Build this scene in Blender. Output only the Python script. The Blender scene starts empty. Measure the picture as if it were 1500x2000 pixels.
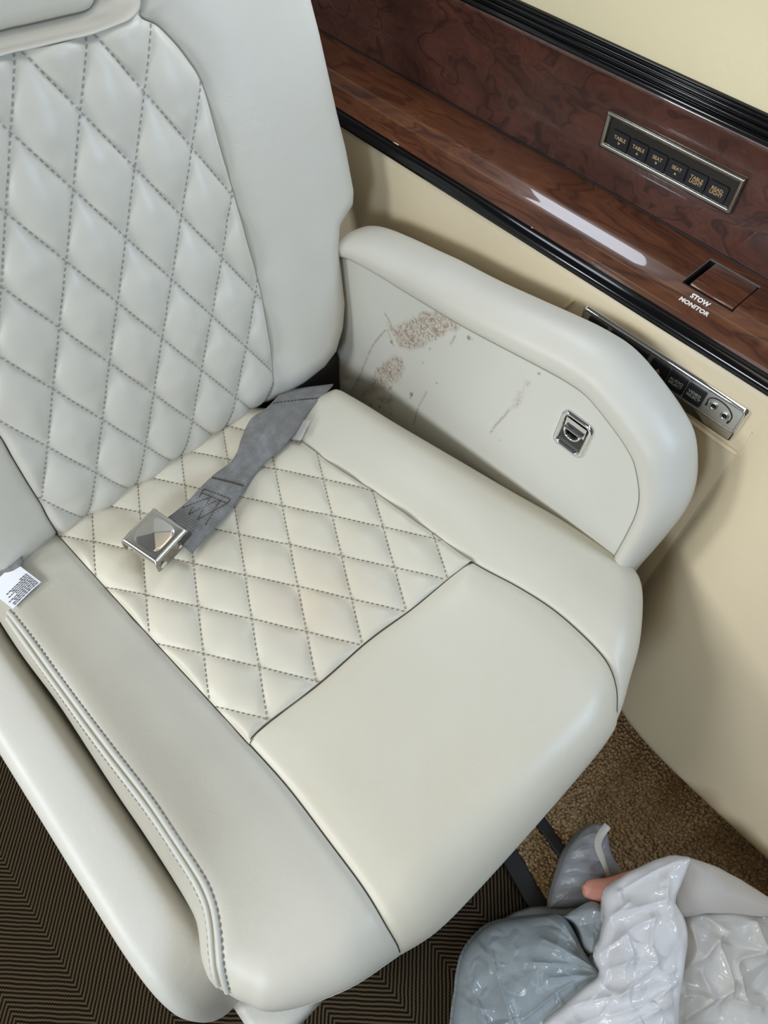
import bpy, bmesh, math, random
import numpy as np
from mathutils import Matrix, Vector, Euler

scene = bpy.context.scene
COL = scene.collection
rng = np.random.default_rng(7)
random.seed(7)

# ------------------------------------------------------------------ camera
cam_data = bpy.data.cameras.new('camera')
cam = bpy.data.objects.new('camera', cam_data)
COL.objects.link(cam)
cam_data.sensor_fit = 'VERTICAL'
cam_data.sensor_height = 36.0
cam_data.sensor_width = 27.0
cam_data.lens = 36.0 * 1388.0 / 2000.0
cam_data.clip_start = 0.01
_R = Matrix(((0.677248, 0.623855, -0.390050), (0.735754, -0.574213, 0.359090), (0.000048, -0.530174, -0.847889)))
_right, _down, _fwd = _R.col[0], _R.col[1], _R.col[2]
cam.matrix_world = Matrix(((_right[0], -_down[0], -_fwd[0], 0.0),
                           (_right[1], -_down[1], -_fwd[1], 0.0),
                           (_right[2], -_down[2], -_fwd[2], 1.25),
                           (0, 0, 0, 1)))
scene.camera = cam

# ------------------------------------------------------------------ world, lights, exposure
world = bpy.data.worlds.new('world')
scene.world = world
world.use_nodes = True
bg = world.node_tree.nodes['Background']
bg.inputs[0].default_value = (0.92, 0.95, 1.0, 1)
bg.inputs[1].default_value = 0.10


def area(name, loc, target, sx, sy, watts, color, shape='RECTANGLE'):
    l = bpy.data.lights.new(name, 'AREA')
    l.shape = shape
    l.size, l.size_y = sx, sy
    l.energy = watts
    l.color = color
    o = bpy.data.objects.new(name, l)
    COL.objects.link(o)
    o.location = loc
    d = Vector(target) - Vector(loc)
    o.rotation_euler = d.to_track_quat('-Z', 'Y').to_euler()
    return o


# daylight through the windows above this seat and across the aisle, and an unseen overhead fill added for the aisle armrest
area('near_window_light', (-0.60, 0.765, 1.24), (-0.56, 0.30, 0.75), 0.26, 0.40, 2.6, (0.80, 0.88, 1.0), 'ELLIPSE')
area('near_window_light', (0.55, 0.765, 1.24), (-0.10, 0.15, 0.60), 0.30, 0.44, 7.2, (0.54, 0.73, 1.0), 'ELLIPSE')
for wx, w in ((-1.20, 11.5), (-0.45, 11.0), (0.30, 9.0)):
    area('far_window_light', (wx, -1.30, 1.22), (-0.2, 0.3, 0.50), 0.36, 0.46, w, (0.92, 0.96, 1.0) if wx < 0 else (0.74, 0.86, 1.0), 'ELLIPSE')
area('overhead_fill', (0.1, -0.35, 1.9), (0.0, -0.1, 0.0), 0.25, 2.4, 5.4, (1.0, 0.88, 0.68))

vs = scene.view_settings
scene.display_settings.display_device = 'sRGB'
vs.view_transform = 'Standard'
vs.look = 'None'
vs.exposure = 0.0
vs.gamma = 1.0
vs.use_curve_mapping = False
scene.cycles.use_denoising = True
scene.cycles.max_bounces = 8

# ------------------------------------------------------------------ measured coordinates (metres)
DATA = {
    'welt_up': [[-0.5512,-0.0891],[-0.4986,-0.0871],[-0.4485,-0.0871],[-0.4119,-0.0865],[-0.37,-0.0853],[-0.3272,-0.0838],[-0.262,-0.0816],[-0.2105,-0.0829],[-0.1765,-0.0835],[-0.1579,-0.0849],[-0.1401,-0.0895],[-0.1274,-0.0946],[-0.1145,-0.1012],[-0.1036,-0.1077],[-0.0918,-0.1151],[-0.0797,-0.1218],[-0.0715,-0.1261]],
    'welt_mid': [[-0.5635,-0.0956],[-0.495,-0.0937],[-0.4259,-0.092],[-0.3324,-0.0898],[-0.2584,-0.0872],[-0.1834,-0.0889],[-0.1519,-0.0921],[-0.1322,-0.0994],[-0.1082,-0.1127],[-0.0947,-0.1209],[-0.0796,-0.1284]],
    'welt_low': [[-0.5446,-0.0996],[-0.464,-0.1008],[-0.3702,-0.0994],[-0.3093,-0.0971],[-0.2507,-0.095],[-0.1926,-0.0962],[-0.1734,-0.0971],[-0.1497,-0.1008],[-0.1312,-0.1082],[-0.1157,-0.1177],[-0.1009,-0.1264],[-0.0911,-0.1317]],
    'cush_left': [[-0.5804,-0.1108],[-0.5135,-0.1114],[-0.4356,-0.1089],[-0.3583,-0.11],[-0.2974,-0.1112],[-0.2518,-0.1112],[-0.188,-0.1128],[-0.1509,-0.1158],[-0.1347,-0.1221],[-0.1166,-0.1312],[-0.0961,-0.1354]],
    'cush_front': [[-0.0804,-0.1302],[-0.0673,-0.1251],[-0.0561,-0.1189],[-0.0449,-0.1133],[-0.0346,-0.1027],[-0.0248,-0.0885],[-0.0139,-0.0676],[-0.0003,-0.0335],[0.0092,0.0081],[0.0206,0.0532],[0.0236,0.1138],[0.0231,0.2205],[0.0194,0.3262],[0.0087,0.3639]],
    'cush_right': [[-0.5707,0.4319],[-0.5358,0.4418],[-0.4611,0.4546],[-0.3566,0.474],[-0.2738,0.4882],[-0.1968,0.5034],[-0.121,0.5143],[-0.0874,0.5127],[-0.0682,0.5018],[-0.0464,0.4743],[-0.0241,0.438],[-0.0079,0.4015]],
    'seam_left': [[-0.6184,0.003],[-0.5153,0.0083],[-0.4111,0.0142],[-0.3168,0.0202],[-0.2429,0.0244],[-0.1796,0.0275],[-0.1114,0.0257],[-0.0551,0.0235],[-0.0162,0.0183],[0.0039,0.0154]],
    'seam_right': [[-0.5753,0.3281],[-0.5356,0.324],[-0.4707,0.3296],[-0.4174,0.3379],[-0.3838,0.3442],[-0.3064,0.3532],[-0.2301,0.3629],[-0.1719,0.3783],[-0.1226,0.3869],[-0.0747,0.3873],[-0.0375,0.3824],[-0.0116,0.3705]],
    'seam_cross': [[-0.2429,0.0244],[-0.2447,0.0508],[-0.2402,0.1233],[-0.2408,0.1974],[-0.2351,0.2647],[-0.2334,0.33],[-0.2301,0.3629]],
    'quilt_seat': [[0.2234,8.1499,14.5859],[6.4496,10.4343,-15.6271]],
    'quilt_back': [[5.6536,-15.0923,-6.8532],[-0.5229,13.7121,-9.3361]],
    'back_seam_right': [[0.3277,-0.0115],[0.3465,0.021],[0.3602,0.0654],[0.3699,0.1174],[0.3761,0.1673],[0.3794,0.2282],[0.3812,0.2841],[0.3833,0.343],[0.3852,0.3962],[0.3784,0.4221],[0.3699,0.4405],[0.3576,0.4593],[0.3445,0.4706]],
    'back_out_right': [[0.31,-0.0123],[0.345,-0.0188],[0.4024,-0.0209],[0.4445,-0.014],[0.4732,0.0015],[0.4944,0.0348],[0.5062,0.0716],[0.5113,0.1259],[0.5137,0.1553],[0.5225,0.1806],[0.549,0.1975],[0.5555,0.2155],[0.5568,0.2706],[0.5543,0.3139],[0.5534,0.3618],[0.5526,0.3985],[0.5504,0.4285]],
    'back_lip': [[0.2038,0.479],[0.2315,0.4762],[0.2605,0.4736],[0.2893,0.4705],[0.3149,0.4706],[0.3335,0.4711],[0.345,0.4762],[0.3496,0.4823]],
    'back_pad': [[0.217,0.4936],[0.2449,0.4911],[0.274,0.4885],[0.2991,0.4864],[0.308,0.4872],[0.3134,0.4913]],
    'back_seam_left': [[0.0184,0.1696],[0.0151,0.133],[0.0117,0.0939],[0.0092,0.0603],[0.0057,0.0333]],
    'arm_edge': [[-0.6421,0.5122,0.6033],[-0.6191,0.513,0.6104],[-0.5682,0.5138,0.6169],[-0.5101,0.5144,0.6218],[-0.4205,0.5155,0.6306],[-0.3554,0.5166,0.6403],[-0.2954,0.5178,0.6499],[-0.2596,0.5183,0.6545],[-0.2303,0.5182,0.6535],[-0.1886,0.5164,0.638],[-0.1634,0.5148,0.625],[-0.1498,0.5134,0.6134],[-0.1316,0.5101,0.586],[-0.1231,0.5072,0.5614],[-0.1192,0.5034,0.5303],[-0.1168,0.4965,0.4728],[-0.1168,0.4884,0.4053]],
    'latch': [[-0.2522,0.6213],[-0.2066,0.6271],[-0.2063,0.5698],[-0.253,0.5707]],
    'beltR_l': [[-0.609,0.3546,0.47],[-0.5894,0.3189,0.485],[-0.5807,0.2877,0.495],[-0.5592,0.2571,0.5],[-0.5453,0.2379,0.497],[-0.5422,0.2221,0.492],[-0.5389,0.1983,0.495],[-0.5313,0.1743,0.5],[-0.5214,0.1493,0.505],[-0.5175,0.1201,0.505]],
    'beltR_r': [[-0.5809,0.4314,0.455],[-0.564,0.4007,0.47],[-0.5428,0.3548,0.487],[-0.5232,0.3172,0.493],[-0.5155,0.2843,0.49],[-0.517,0.2632,0.485],[-0.509,0.2381,0.488],[-0.4927,0.2045,0.492],[-0.4789,0.1712,0.495],[-0.4604,0.109,0.497]],
    'lid': [[-0.5305,0.1066,0.522],[-0.4786,0.1207,0.518],[-0.4643,0.0668,0.518],[-0.5164,0.0543,0.522]],
    'tag': [[-0.6011,-0.0546,0.475],[-0.559,-0.0448,0.475],[-0.5517,-0.0835,0.475],[-0.5809,-0.0917,0.475],[-0.5979,-0.0951,0.475]],
    'stainA': [[-0.5427,0.5546],[-0.5295,0.5562],[-0.5039,0.5853],[-0.48,0.6126],[-0.4546,0.6323],[-0.4178,0.6377],[-0.4226,0.6214],[-0.4486,0.5963],[-0.4675,0.5728],[-0.4744,0.5578],[-0.496,0.5386],[-0.5158,0.5341],[-0.5296,0.5429]],
    'stainB': [[-0.5235,0.5151],[-0.5079,0.5166],[-0.5004,0.503],[-0.5115,0.4706],[-0.5303,0.4464],[-0.5501,0.4209],[-0.5709,0.3941],[-0.5881,0.3809],[-0.5598,0.4348],[-0.5551,0.4639]],
    'stainC': [[-0.5485,0.408],[-0.5178,0.4381],[-0.513,0.428],[-0.5257,0.4127],[-0.5369,0.4094]],
    'stainD': [[-0.3088,0.6204],[-0.306,0.6217],[-0.3096,0.5777],[-0.32,0.565],[-0.3169,0.5824]],
    'stainL0': [[-0.5518,0.5679],[-0.5289,0.5522],[-0.5069,0.5429]],
    'stainL1': [[-0.5461,0.5409],[-0.5697,0.4929],[-0.5913,0.4169],[-0.6065,0.3781]],
    'stainL2': [[-0.5413,0.5441],[-0.5272,0.5264]],
    'stainL3': [[-0.454,0.4938],[-0.4647,0.4501],[-0.4664,0.4166]],
    'stainL4': [[-0.32,0.565],[-0.3243,0.5507],[-0.3314,0.53],[-0.3364,0.5094]],
    'stainL5': [[-0.4792,0.4716],[-0.4824,0.459]],
    'stainL6': [[-0.5201,0.454],[-0.5263,0.4421]],
    'stainL7': [[-0.4248,0.612],[-0.4299,0.5947]],
    'stainL8': [[-0.405,0.6211],[-0.3991,0.6218]],
    'stainL9': [[-0.5205,0.4168],[-0.5137,0.4091]],
    'stainL10': [[-0.5395,0.4019],[-0.5321,0.3989]],
    'blue_bag': [[0.1259,0.0101,0.03],[0.1083,0.0342,0.03],[0.0884,0.0618,0.03],[0.0736,0.0892,0.035],[0.0718,0.1173,0.04],[0.0772,0.1447,0.05],[0.0968,0.1741,0.06],[0.1148,0.1959,0.07],[0.1323,0.2165,0.09],[0.1471,0.2176,0.11],[0.1847,0.2023,0.13],[0.2073,0.1998,0.135],[0.2151,0.1941,0.135],[0.215,0.1664,0.125],[0.211,0.1257,0.115],[0.213,0.092,0.1],[0.2348,0.0542,0.08],[0.201,0.0107,0.04]],
    'white_bag': [[0.192,0.3774,0.2],[0.1734,0.3571,0.19],[0.1561,0.3163,0.17],[0.1457,0.2813,0.16],[0.1462,0.2628,0.16],[0.164,0.2459,0.17],[0.1751,0.222,0.17],[0.1804,0.2026,0.17],[0.2012,0.1899,0.17],[0.1972,0.1595,0.16],[0.1925,0.1181,0.15],[0.1927,0.0862,0.14],[0.2224,0.0476,0.12],[0.342,0.1809,0.14],[0.3044,0.2174,0.16],[0.2856,0.2403,0.17],[0.2651,0.2742,0.19],[0.2508,0.2994,0.19],[0.2335,0.3142,0.19],[0.2128,0.3209,0.2],[0.2074,0.3412,0.2],[0.2009,0.364,0.21],[0.1986,0.3767,0.21]],
    'right_bag': [[0.2431,0.3226,0.15],[0.2443,0.3347,0.16],[0.2645,0.3619,0.16],[0.2973,0.3967,0.16],[0.3354,0.4316,0.15],[0.392,0.4414,0.12],[0.4734,0.3169,0.1],[0.3411,0.1731,0.1],[0.3025,0.2271,0.12],[0.284,0.2564,0.13],[0.2637,0.2932,0.14]],
    'flap': [[0.1965,0.383,0.19],[0.2449,0.4091,0.17],[0.2966,0.423,0.175],[0.3369,0.4363,0.17],[0.3305,0.4234,0.168],[0.2626,0.3564,0.172],[0.2349,0.3207,0.178],[0.2158,0.3321,0.16],[0.2083,0.3546,0.17]],
    'tied_bag': [[0.1212,0.2206,0.022],[0.1111,0.2371,0.03],[0.1001,0.2622,0.06],[0.0893,0.2866,0.09],[0.0831,0.313,0.11],[0.0855,0.338,0.13],[0.102,0.3528,0.13],[0.1112,0.3476,0.12],[0.1353,0.335,0.1],[0.1606,0.3327,0.07],[0.1814,0.3245,0.05],[0.1801,0.2912,0.04],[0.1628,0.2682,0.03],[0.1386,0.2394,0.025]],
    'pink': [[0.1267,0.2622,0.13],[0.1282,0.2751,0.13],[0.1447,0.2978,0.13],[0.1712,0.3477,0.13],[0.1878,0.3459,0.12],[0.1909,0.3049,0.11],[0.1711,0.2666,0.11],[0.1583,0.264,0.12],[0.138,0.2549,0.13]],
    'tail_band': [[0.0865,0.1587,0.03],[0.0936,0.1837,0.035],[0.1051,0.2038,0.04],[0.1312,0.2299,0.045],[0.1559,0.2572,0.05],[0.1713,0.2499,0.05],[0.1493,0.2183,0.05],[0.1139,0.1822,0.04]],
    'bridge': [[0.1354,0.2161,0.09],[0.1395,0.2323,0.11],[0.1492,0.2578,0.13],[0.1674,0.2586,0.14],[0.1828,0.2312,0.14],[0.1871,0.2083,0.14],[0.1757,0.2064,0.12],[0.1536,0.2187,0.1]],
    'hem': [[0.1013,0.3472,0.134],[0.1025,0.3295,0.133],[0.1087,0.3169,0.13],[0.1257,0.3092,0.122],[0.1449,0.3057,0.1],[0.1607,0.2988,0.08]],
    'crease_tied': [[[0.0893,0.2866],[0.1,0.3115],[0.1166,0.3244]],[[0.0938,0.2694],[0.1083,0.2952],[0.1289,0.3136]],[[0.0993,0.2535],[0.1165,0.2792],[0.1431,0.3051]],[[0.1041,0.2363],[0.1246,0.2634],[0.1568,0.2935]],[[0.0852,0.3057],[0.095,0.3298],[0.1089,0.3366]],[[0.1109,0.2216],[0.1321,0.2485],[0.1636,0.2789]]],
    'crease_blue': [[[0.0716,0.1333],[0.1019,0.1088],[0.1415,0.0846],[0.1783,0.0684]],[[0.0713,0.08],[0.1045,0.0651],[0.1406,0.0512],[0.1596,0.0403]],[[0.0924,0.0436],[0.1157,0.0484],[0.1461,0.0453]],[[0.209,0.1996],[0.1747,0.1967],[0.1331,0.2091]],[[0.209,0.1996],[0.1747,0.1751],[0.1403,0.142]],[[0.209,0.1996],[0.1848,0.1523],[0.172,0.0854]],[[0.209,0.1996],[0.163,0.1839],[0.1322,0.1724]],[[0.209,0.1996],[0.1891,0.1737],[0.1655,0.1439]],[[0.2097,0.1987],[0.2012,0.1536],[0.1936,0.1008]],[[0.0711,0.1104],[0.0967,0.1033],[0.1109,0.093]]],
    'crease_white': [[[0.192,0.3774],[0.205,0.3298],[0.1984,0.3053],[0.1597,0.2377]],[[0.1721,0.275],[0.169,0.231],[0.1841,0.1983]],[[0.2031,0.2822],[0.194,0.2565],[0.1847,0.2006]],[[0.2031,0.2822],[0.2176,0.259],[0.2364,0.2471],[0.2336,0.2244],[0.2272,0.1864]],[[0.1956,0.1846],[0.2147,0.2236],[0.2335,0.2456]],[[0.1956,0.1846],[0.2235,0.1862],[0.2555,0.2364],[0.2646,0.2502]],[[0.192,0.3774],[0.1725,0.3299],[0.1574,0.2781]],[[0.2141,0.3224],[0.2321,0.3079],[0.248,0.2961]],[[0.1958,0.2435],[0.2103,0.2348],[0.2154,0.2259]],[[0.2272,0.1864],[0.2045,0.1504],[0.1875,0.1131]],[[0.2364,0.2471],[0.2492,0.2452],[0.2584,0.2591]],[[0.1888,0.3299],[0.2029,0.3102],[0.2119,0.32]],[[0.2209,0.1795],[0.2267,0.152],[0.2081,0.1169]],[[0.2683,0.2503],[0.2552,0.2054],[0.2335,0.1631]],[[0.2763,0.2283],[0.2602,0.1883],[0.2391,0.1361]]],
    'crease_right': [[[0.286,0.334],[0.3107,0.3195],[0.3275,0.3015],[0.3189,0.2725],[0.3121,0.2382]],[[0.3275,0.3015],[0.3391,0.2984],[0.3651,0.315]],[[0.2456,0.3241],[0.269,0.3071],[0.2784,0.2763]],[[0.305,0.3887],[0.3297,0.373]],[[0.2828,0.3389],[0.2822,0.3048],[0.2714,0.2808]],[[0.2917,0.2907],[0.3128,0.2817],[0.3145,0.2678]],[[0.2885,0.2395],[0.3013,0.2652],[0.3174,0.2748]],[[0.3327,0.368],[0.3165,0.3339],[0.3463,0.3102]]],
}

# ------------------------------------------------------------------ helpers
def arr(x):
    return np.array(x, float)


def spl(pts, n=60):
    """Catmull-Rom through pts, resampled to n points evenly by length."""
    P = arr(pts)
    if len(P) == 2:
        t = np.linspace(0, 1, n)[:, None]
        return P[0] * (1 - t) + P[1] * t
    Q = np.vstack([2 * P[0] - P[1], P, 2 * P[-1] - P[-2]])
    out = []
    for i in range(1, len(Q) - 2):
        p0, p1, p2, p3 = Q[i - 1], Q[i], Q[i + 1], Q[i + 2]
        t = np.linspace(0, 1, 16, endpoint=False)[:, None]
        out.append(0.5 * (2 * p1 + (p2 - p0) * t + (2 * p0 - 5 * p1 + 4 * p2 - p3) * t ** 2 + (3 * p1 - p0 - 3 * p2 + p3) * t ** 3))
    out.append(P[-1:])
    return even(np.vstack(out), n)


def even(P, n):
    P = arr(P)
    d = np.r_[0, np.cumsum(np.linalg.norm(np.diff(P, axis=0), axis=1))]
    s = np.linspace(0, d[-1], n)
    return np.stack([np.interp(s, d, P[:, k]) for k in range(P.shape[1])], 1)


def at_param(P, ts):
    P = arr(P)
    d = np.r_[0, np.cumsum(np.linalg.norm(np.diff(P, axis=0), axis=1))]
    return np.stack([np.interp(np.asarray(ts) * d[-1], d, P[:, k]) for k in range(P.shape[1])], 1)


def coons(left, right, back, front, S, T):
    """left/right run back->front, back/front run left->right. returns (nt, ns, dim)."""
    L, R_ = at_param(left, T), at_param(right, T)
    B, F = at_param(back, S), at_param(front, S)
    s, t = S[None, :, None], T[:, None, None]
    c00, c01, c10, c11 = B[0], B[-1], F[0], F[-1]
    return ((1 - s) * L[:, None] + s * R_[:, None] + (1 - t) * B[None] + t * F[None]
            - ((1 - s) * (1 - t) * c00 + s * (1 - t) * c01 + (1 - s) * t * c10 + s * t * c11))


def seg_dist(Q, poly, closed=False, vals=None):
    """distance of points Q (n,2) to a polyline; with vals also the value at the nearest point."""
    P = arr(poly)
    if closed:
        P = np.vstack([P, P[:1]])
        if vals is not None:
            vals = np.r_[vals, vals[0]]
    best = np.full(len(Q), 1e9)
    bv = np.zeros(len(Q))
    for i in range(len(P) - 1):
        a, b = P[i], P[i + 1]
        ab = b - a
        t = np.clip(((Q - a) @ ab) / max(ab @ ab, 1e-12), 0, 1)
        d = np.linalg.norm(Q - a - t[:, None] * ab, axis=1)
        m = d < best
        best[m] = d[m]
        if vals is not None:
            bv[m] = (vals[i] * (1 - t) + vals[i + 1] * t)[m]
    return (best, bv) if vals is not None else best


def inside(Q, poly):
    P = arr(poly)
    x, y = Q[:, 0], Q[:, 1]
    r = np.zeros(len(Q), bool)
    j = len(P) - 1
    for i in range(len(P)):
        xi, yi, xj, yj = P[i, 0], P[i, 1], P[j, 0], P[j, 1]
        c = ((yi > y) != (yj > y)) & (x < (xj - xi) * (y - yi) / (yj - yi + 1e-12) + xi)
        r ^= c
        j = i
    return r


def vnoise(Q, scale, seed=0):
    """smooth value noise, n-dim points -> [-1,1]"""
    Q = Q * scale + 101.3
    I = np.floor(Q).astype(int)
    F = Q - I
    F = F * F * (3 - 2 * F)
    dim = Q.shape[1]
    out = np.zeros(len(Q))
    for c in range(2 ** dim):
        w = np.ones(len(Q))
        h = np.full(len(Q), seed * 7919 + 13, dtype=np.int64)
        for k in range(dim):
            b = (c >> k) & 1
            w = w * (F[:, k] if b else 1 - F[:, k])
            h = (h * 73856093 ^ (I[:, k] + b) * (19349663 + 83492791 * k)) & 0x7fffffff
        h = (h ^ (h >> 13)) * 1274126177 & 0x7fffffff
        out += w * ((h % 65536) / 32768.0 - 1)
    return out


def link(name, mesh, mats, parent=None):
    o = bpy.data.objects.new(name, mesh)
    COL.objects.link(o)
    for m in (mats if isinstance(mats, (list, tuple)) else [mats]):
        mesh.materials.append(m)
    if parent is not None:
        o.parent = parent
        o.matrix_parent_inverse = Matrix.Translation(-Vector(parent.location))
    return o


def mesh_from(V, F, smooth=True):
    me = bpy.data.meshes.new('m')
    me.from_pydata([tuple(map(float, v)) for v in V], [], [tuple(map(int, f)) for f in F])
    if smooth:
        me.polygons.foreach_set('use_smooth', [True] * len(me.polygons))
    me.update()
    return me


def grid_faces(nr, nc, off=0, wrap_c=False, wrap_r=False, flip=False):
    F = []
    for i in range(nr - (0 if wrap_r else 1)):
        for j in range(nc - (0 if wrap_c else 1)):
            a = off + i * nc + j
            b = off + i * nc + (j + 1) % nc
            c = off + ((i + 1) % nr) * nc + (j + 1) % nc
            d = off + ((i + 1) % nr) * nc + j
            F.append((a, d, c, b) if flip else (a, b, c, d))
    return F


def grid_obj(name, G, mat, parent=None, flip=False, wrap_c=False, wrap_r=False, smooth=True):
    G = arr(G)
    nr, nc = G.shape[:2]
    return link(name, mesh_from(G.reshape(-1, 3), grid_faces(nr, nc, 0, wrap_c, wrap_r, flip), smooth), mat, parent)


class MB:
    """collects pieces of one mesh"""
    def __init__(self):
        self.V, self.F, self.sm = [], [], []

    def add(self, V, F, smooth=False):
        o = len(self.V)
        self.V += [tuple(map(float, v)) for v in V]
        self.F += [tuple(i + o for i in f) for f in F]
        self.sm += [smooth] * len(F)

    def tube(self, pts, r, sides=8, caps=True, closed=False):
        P = arr(pts)
        n = len(P)
        T = np.gradient(P, axis=0)
        if closed:
            T = np.roll(P, -1, 0) - np.roll(P, 1, 0)
        T /= np.linalg.norm(T, axis=1)[:, None] + 1e-12
        up = arr((0.123, 0.31, 0.94))
        V = []
        r = np.broadcast_to(np.asarray(r, float), (n,))
        for i in range(n):
            a = np.cross(T[i], up)
            a /= np.linalg.norm(a) + 1e-12
            b = np.cross(a, T[i])
            for k in range(sides):
                th = 2 * math.pi * k / sides
                V.append(P[i] + r[i] * (a * math.cos(th) + b * math.sin(th)))
        F = grid_faces(n, sides, 0, True, closed)
        self.add(V, F, True)
        if caps and not closed:
            self.add(V[:sides], [tuple(range(sides))[::-1]])
            self.add(V[-sides:], [tuple(range(sides))])

    def box(self, c, sx, sy, sz, ax=None):
        ax = np.eye(3) if ax is None else arr(ax)
        c = arr(c)
        V = [c + ax[0] * sx * i / 2 + ax[1] * sy * j / 2 + ax[2] * sz * k / 2 for i in (-1, 1) for j in (-1, 1) for k in (-1, 1)]
        self.add(V, [(0, 1, 3, 2), (4, 6, 7, 5), (0, 4, 5, 1), (2, 3, 7, 6), (0, 2, 6, 4), (1, 5, 7, 3)])

    def build(self, name, mat, parent=None):
        me = bpy.data.meshes.new(name)
        me.from_pydata(self.V, [], self.F)
        me.polygons.foreach_set('use_smooth', self.sm)
        me.update()
        return link(name, me, mat, parent)


def rbox(name, c, sx, sy, sz, bevel, mat, parent=None, ax=None, seg=3):
    """box with rounded edges; ax = three unit axes"""
    bm = bmesh.new()
    bmesh.ops.create_cube(bm, size=1.0)
    bmesh.ops.scale(bm, vec=(sx, sy, sz), verts=bm.verts)
    bmesh.ops.bevel(bm, geom=bm.edges[:], offset=bevel, segments=seg, affect='EDGES', profile=0.5)
    ax = np.eye(3) if ax is None else arr(ax)
    M = Matrix(((*ax[:, 0], c[0]), (*ax[:, 1], c[1]), (*ax[:, 2], c[2]), (0, 0, 0, 1)))
    bmesh.ops.transform(bm, matrix=M, verts=bm.verts)
    me = bpy.data.meshes.new(name)
    bm.to_mesh(me)
    bm.free()
    me.polygons.foreach_set('use_smooth', [True] * len(me.polygons))
    return link(name, me, mat, parent)


def rrect(w, h, r, n=6):
    """rounded rectangle outline, counter-clockwise"""
    out = []
    for cx, cy, a0 in ((w / 2 - r, h / 2 - r, 0), (-w / 2 + r, h / 2 - r, 90), (-w / 2 + r, -h / 2 + r, 180), (w / 2 - r, -h / 2 + r, 270)):
        for k in range(n + 1):
            a = math.radians(a0 + 90 * k / n)
            out.append((cx + r * math.cos(a), cy + r * math.sin(a)))
    return arr(out)


def empty(name, loc, label, cat, group=None):
    o = bpy.data.objects.new(name, None)
    COL.objects.link(o)
    o.location = loc
    o['label'] = label
    o['category'] = cat
    if group:
        o['group'] = group
    o.empty_display_size = 0.05
    return o


def tag(o, label, cat, group=None):
    o['label'] = label
    o['category'] = cat
    if group:
        o['group'] = group
    return o


def struct(o):
    o['kind'] = 'structure'
    return o


def stuff(o):
    o['kind'] = 'stuff'
    return o


def text_obj(name, body, size, origin, xax, yax, mat, parent, bold=0.0, depth=0.00015, spacing=1.0):
    """flat lettering centred at origin, reading along xax with yax up"""
    cu = bpy.data.curves.new('t', 'FONT')
    cu.body = body
    cu.size = size
    cu.align_x, cu.align_y = 'CENTER', 'CENTER'
    cu.offset = bold
    cu.extrude = depth
    cu.space_character = spacing
    cu.resolution_u = 3
    tmp = bpy.data.objects.new('t', cu)
    COL.objects.link(tmp)
    dg = bpy.context.evaluated_depsgraph_get()
    me = bpy.data.meshes.new_from_object(tmp.evaluated_get(dg))
    bpy.data.objects.remove(tmp)
    x, y = Vector(xax).normalized(), Vector(yax).normalized()
    z = x.cross(y)
    me.transform(Matrix(((x[0], y[0], z[0], origin[0]), (x[1], y[1], z[1], origin[1]), (x[2], y[2], z[2], origin[2]), (0, 0, 0, 1))))
    me.materials.clear()
    return link(name, me, mat, parent)


def stitches(mb, P, N, dash=0.0038, gap=0.0024, w=0.00065, h=0.0006, lift=0.0002):
    """little thread dashes along polyline P (n,3) with normals N"""
    P, N = arr(P), arr(N)
    d = np.r_[0, np.cumsum(np.linalg.norm(np.diff(P, axis=0), axis=1))]
    s = 0.0
    while s + dash < d[-1]:
        a = arr([np.interp(s, d, P[:, k]) for k in range(3)])
        b = arr([np.interp(s + dash, d, P[:, k]) for k in range(3)])
        nrm = arr([np.interp(s, d, N[:, k]) for k in range(3)])
        nrm /= np.linalg.norm(nrm) + 1e-9
        t = (b - a) / (np.linalg.norm(b - a) + 1e-9)
        side = np.cross(nrm, t)
        side /= np.linalg.norm(side) + 1e-9
        mb.box((a + b) / 2 + nrm * lift, dash, w, h, (t, side, np.cross(t, side)))
        s += dash + gap


# ------------------------------------------------------------------ materials
def mat_new(name, color=(0.8, 0.8, 0.8), rough=0.5, metal=0.0, coat=0.0, coat_rough=0.03, spec=0.5, sheen=0.0):
    m = bpy.data.materials.new(name)
    m.use_nodes = True
    p = m.node_tree.nodes['Principled BSDF']
    p.inputs['Base Color'].default_value = (*color, 1)
    p.inputs['Roughness'].default_value = rough
    p.inputs['Metallic'].default_value = metal
    p.inputs['Coat Weight'].default_value = coat
    p.inputs['Coat Roughness'].default_value = coat_rough
    p.inputs['Specular IOR Level'].default_value = spec
    p.inputs['Sheen Weight'].default_value = sheen
    return m, m.node_tree.nodes, m.node_tree.links, p


def N_(nodes, kind, **kw):
    n = nodes.new(kind)
    for k, v in kw.items():
        if k.startswith('i_'):
            n.inputs[k[2:].replace('_', ' ')].default_value = v
        else:
            setattr(n, k, v)
    return n


def coord(nodes):
    return N_(nodes, 'ShaderNodeNewGeometry').outputs['Position']


def noise(nodes, links, scale, detail=4, rough=0.55, dist=0.0, vec=None):
    n = N_(nodes, 'ShaderNodeTexNoise')
    n.inputs['Scale'].default_value = scale
    n.inputs['Detail'].default_value = detail
    n.inputs['Roughness'].default_value = rough
    n.inputs['Distortion'].default_value = dist
    links.new(vec if vec is not None else coord(nodes), n.inputs['Vector'])
    return n.outputs['Fac']


def ramp(nodes, links, fac, stops):
    r = N_(nodes, 'ShaderNodeValToRGB')
    cr = r.color_ramp
    while len(cr.elements) < len(stops):
        cr.elements.new(0.5)
    for e, (pos, c) in zip(cr.elements, stops):
        e.position = pos
        e.color = (*c, 1) if len(c) == 3 else c
    links.new(fac, r.inputs[0])
    return r.outputs[0]


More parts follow.
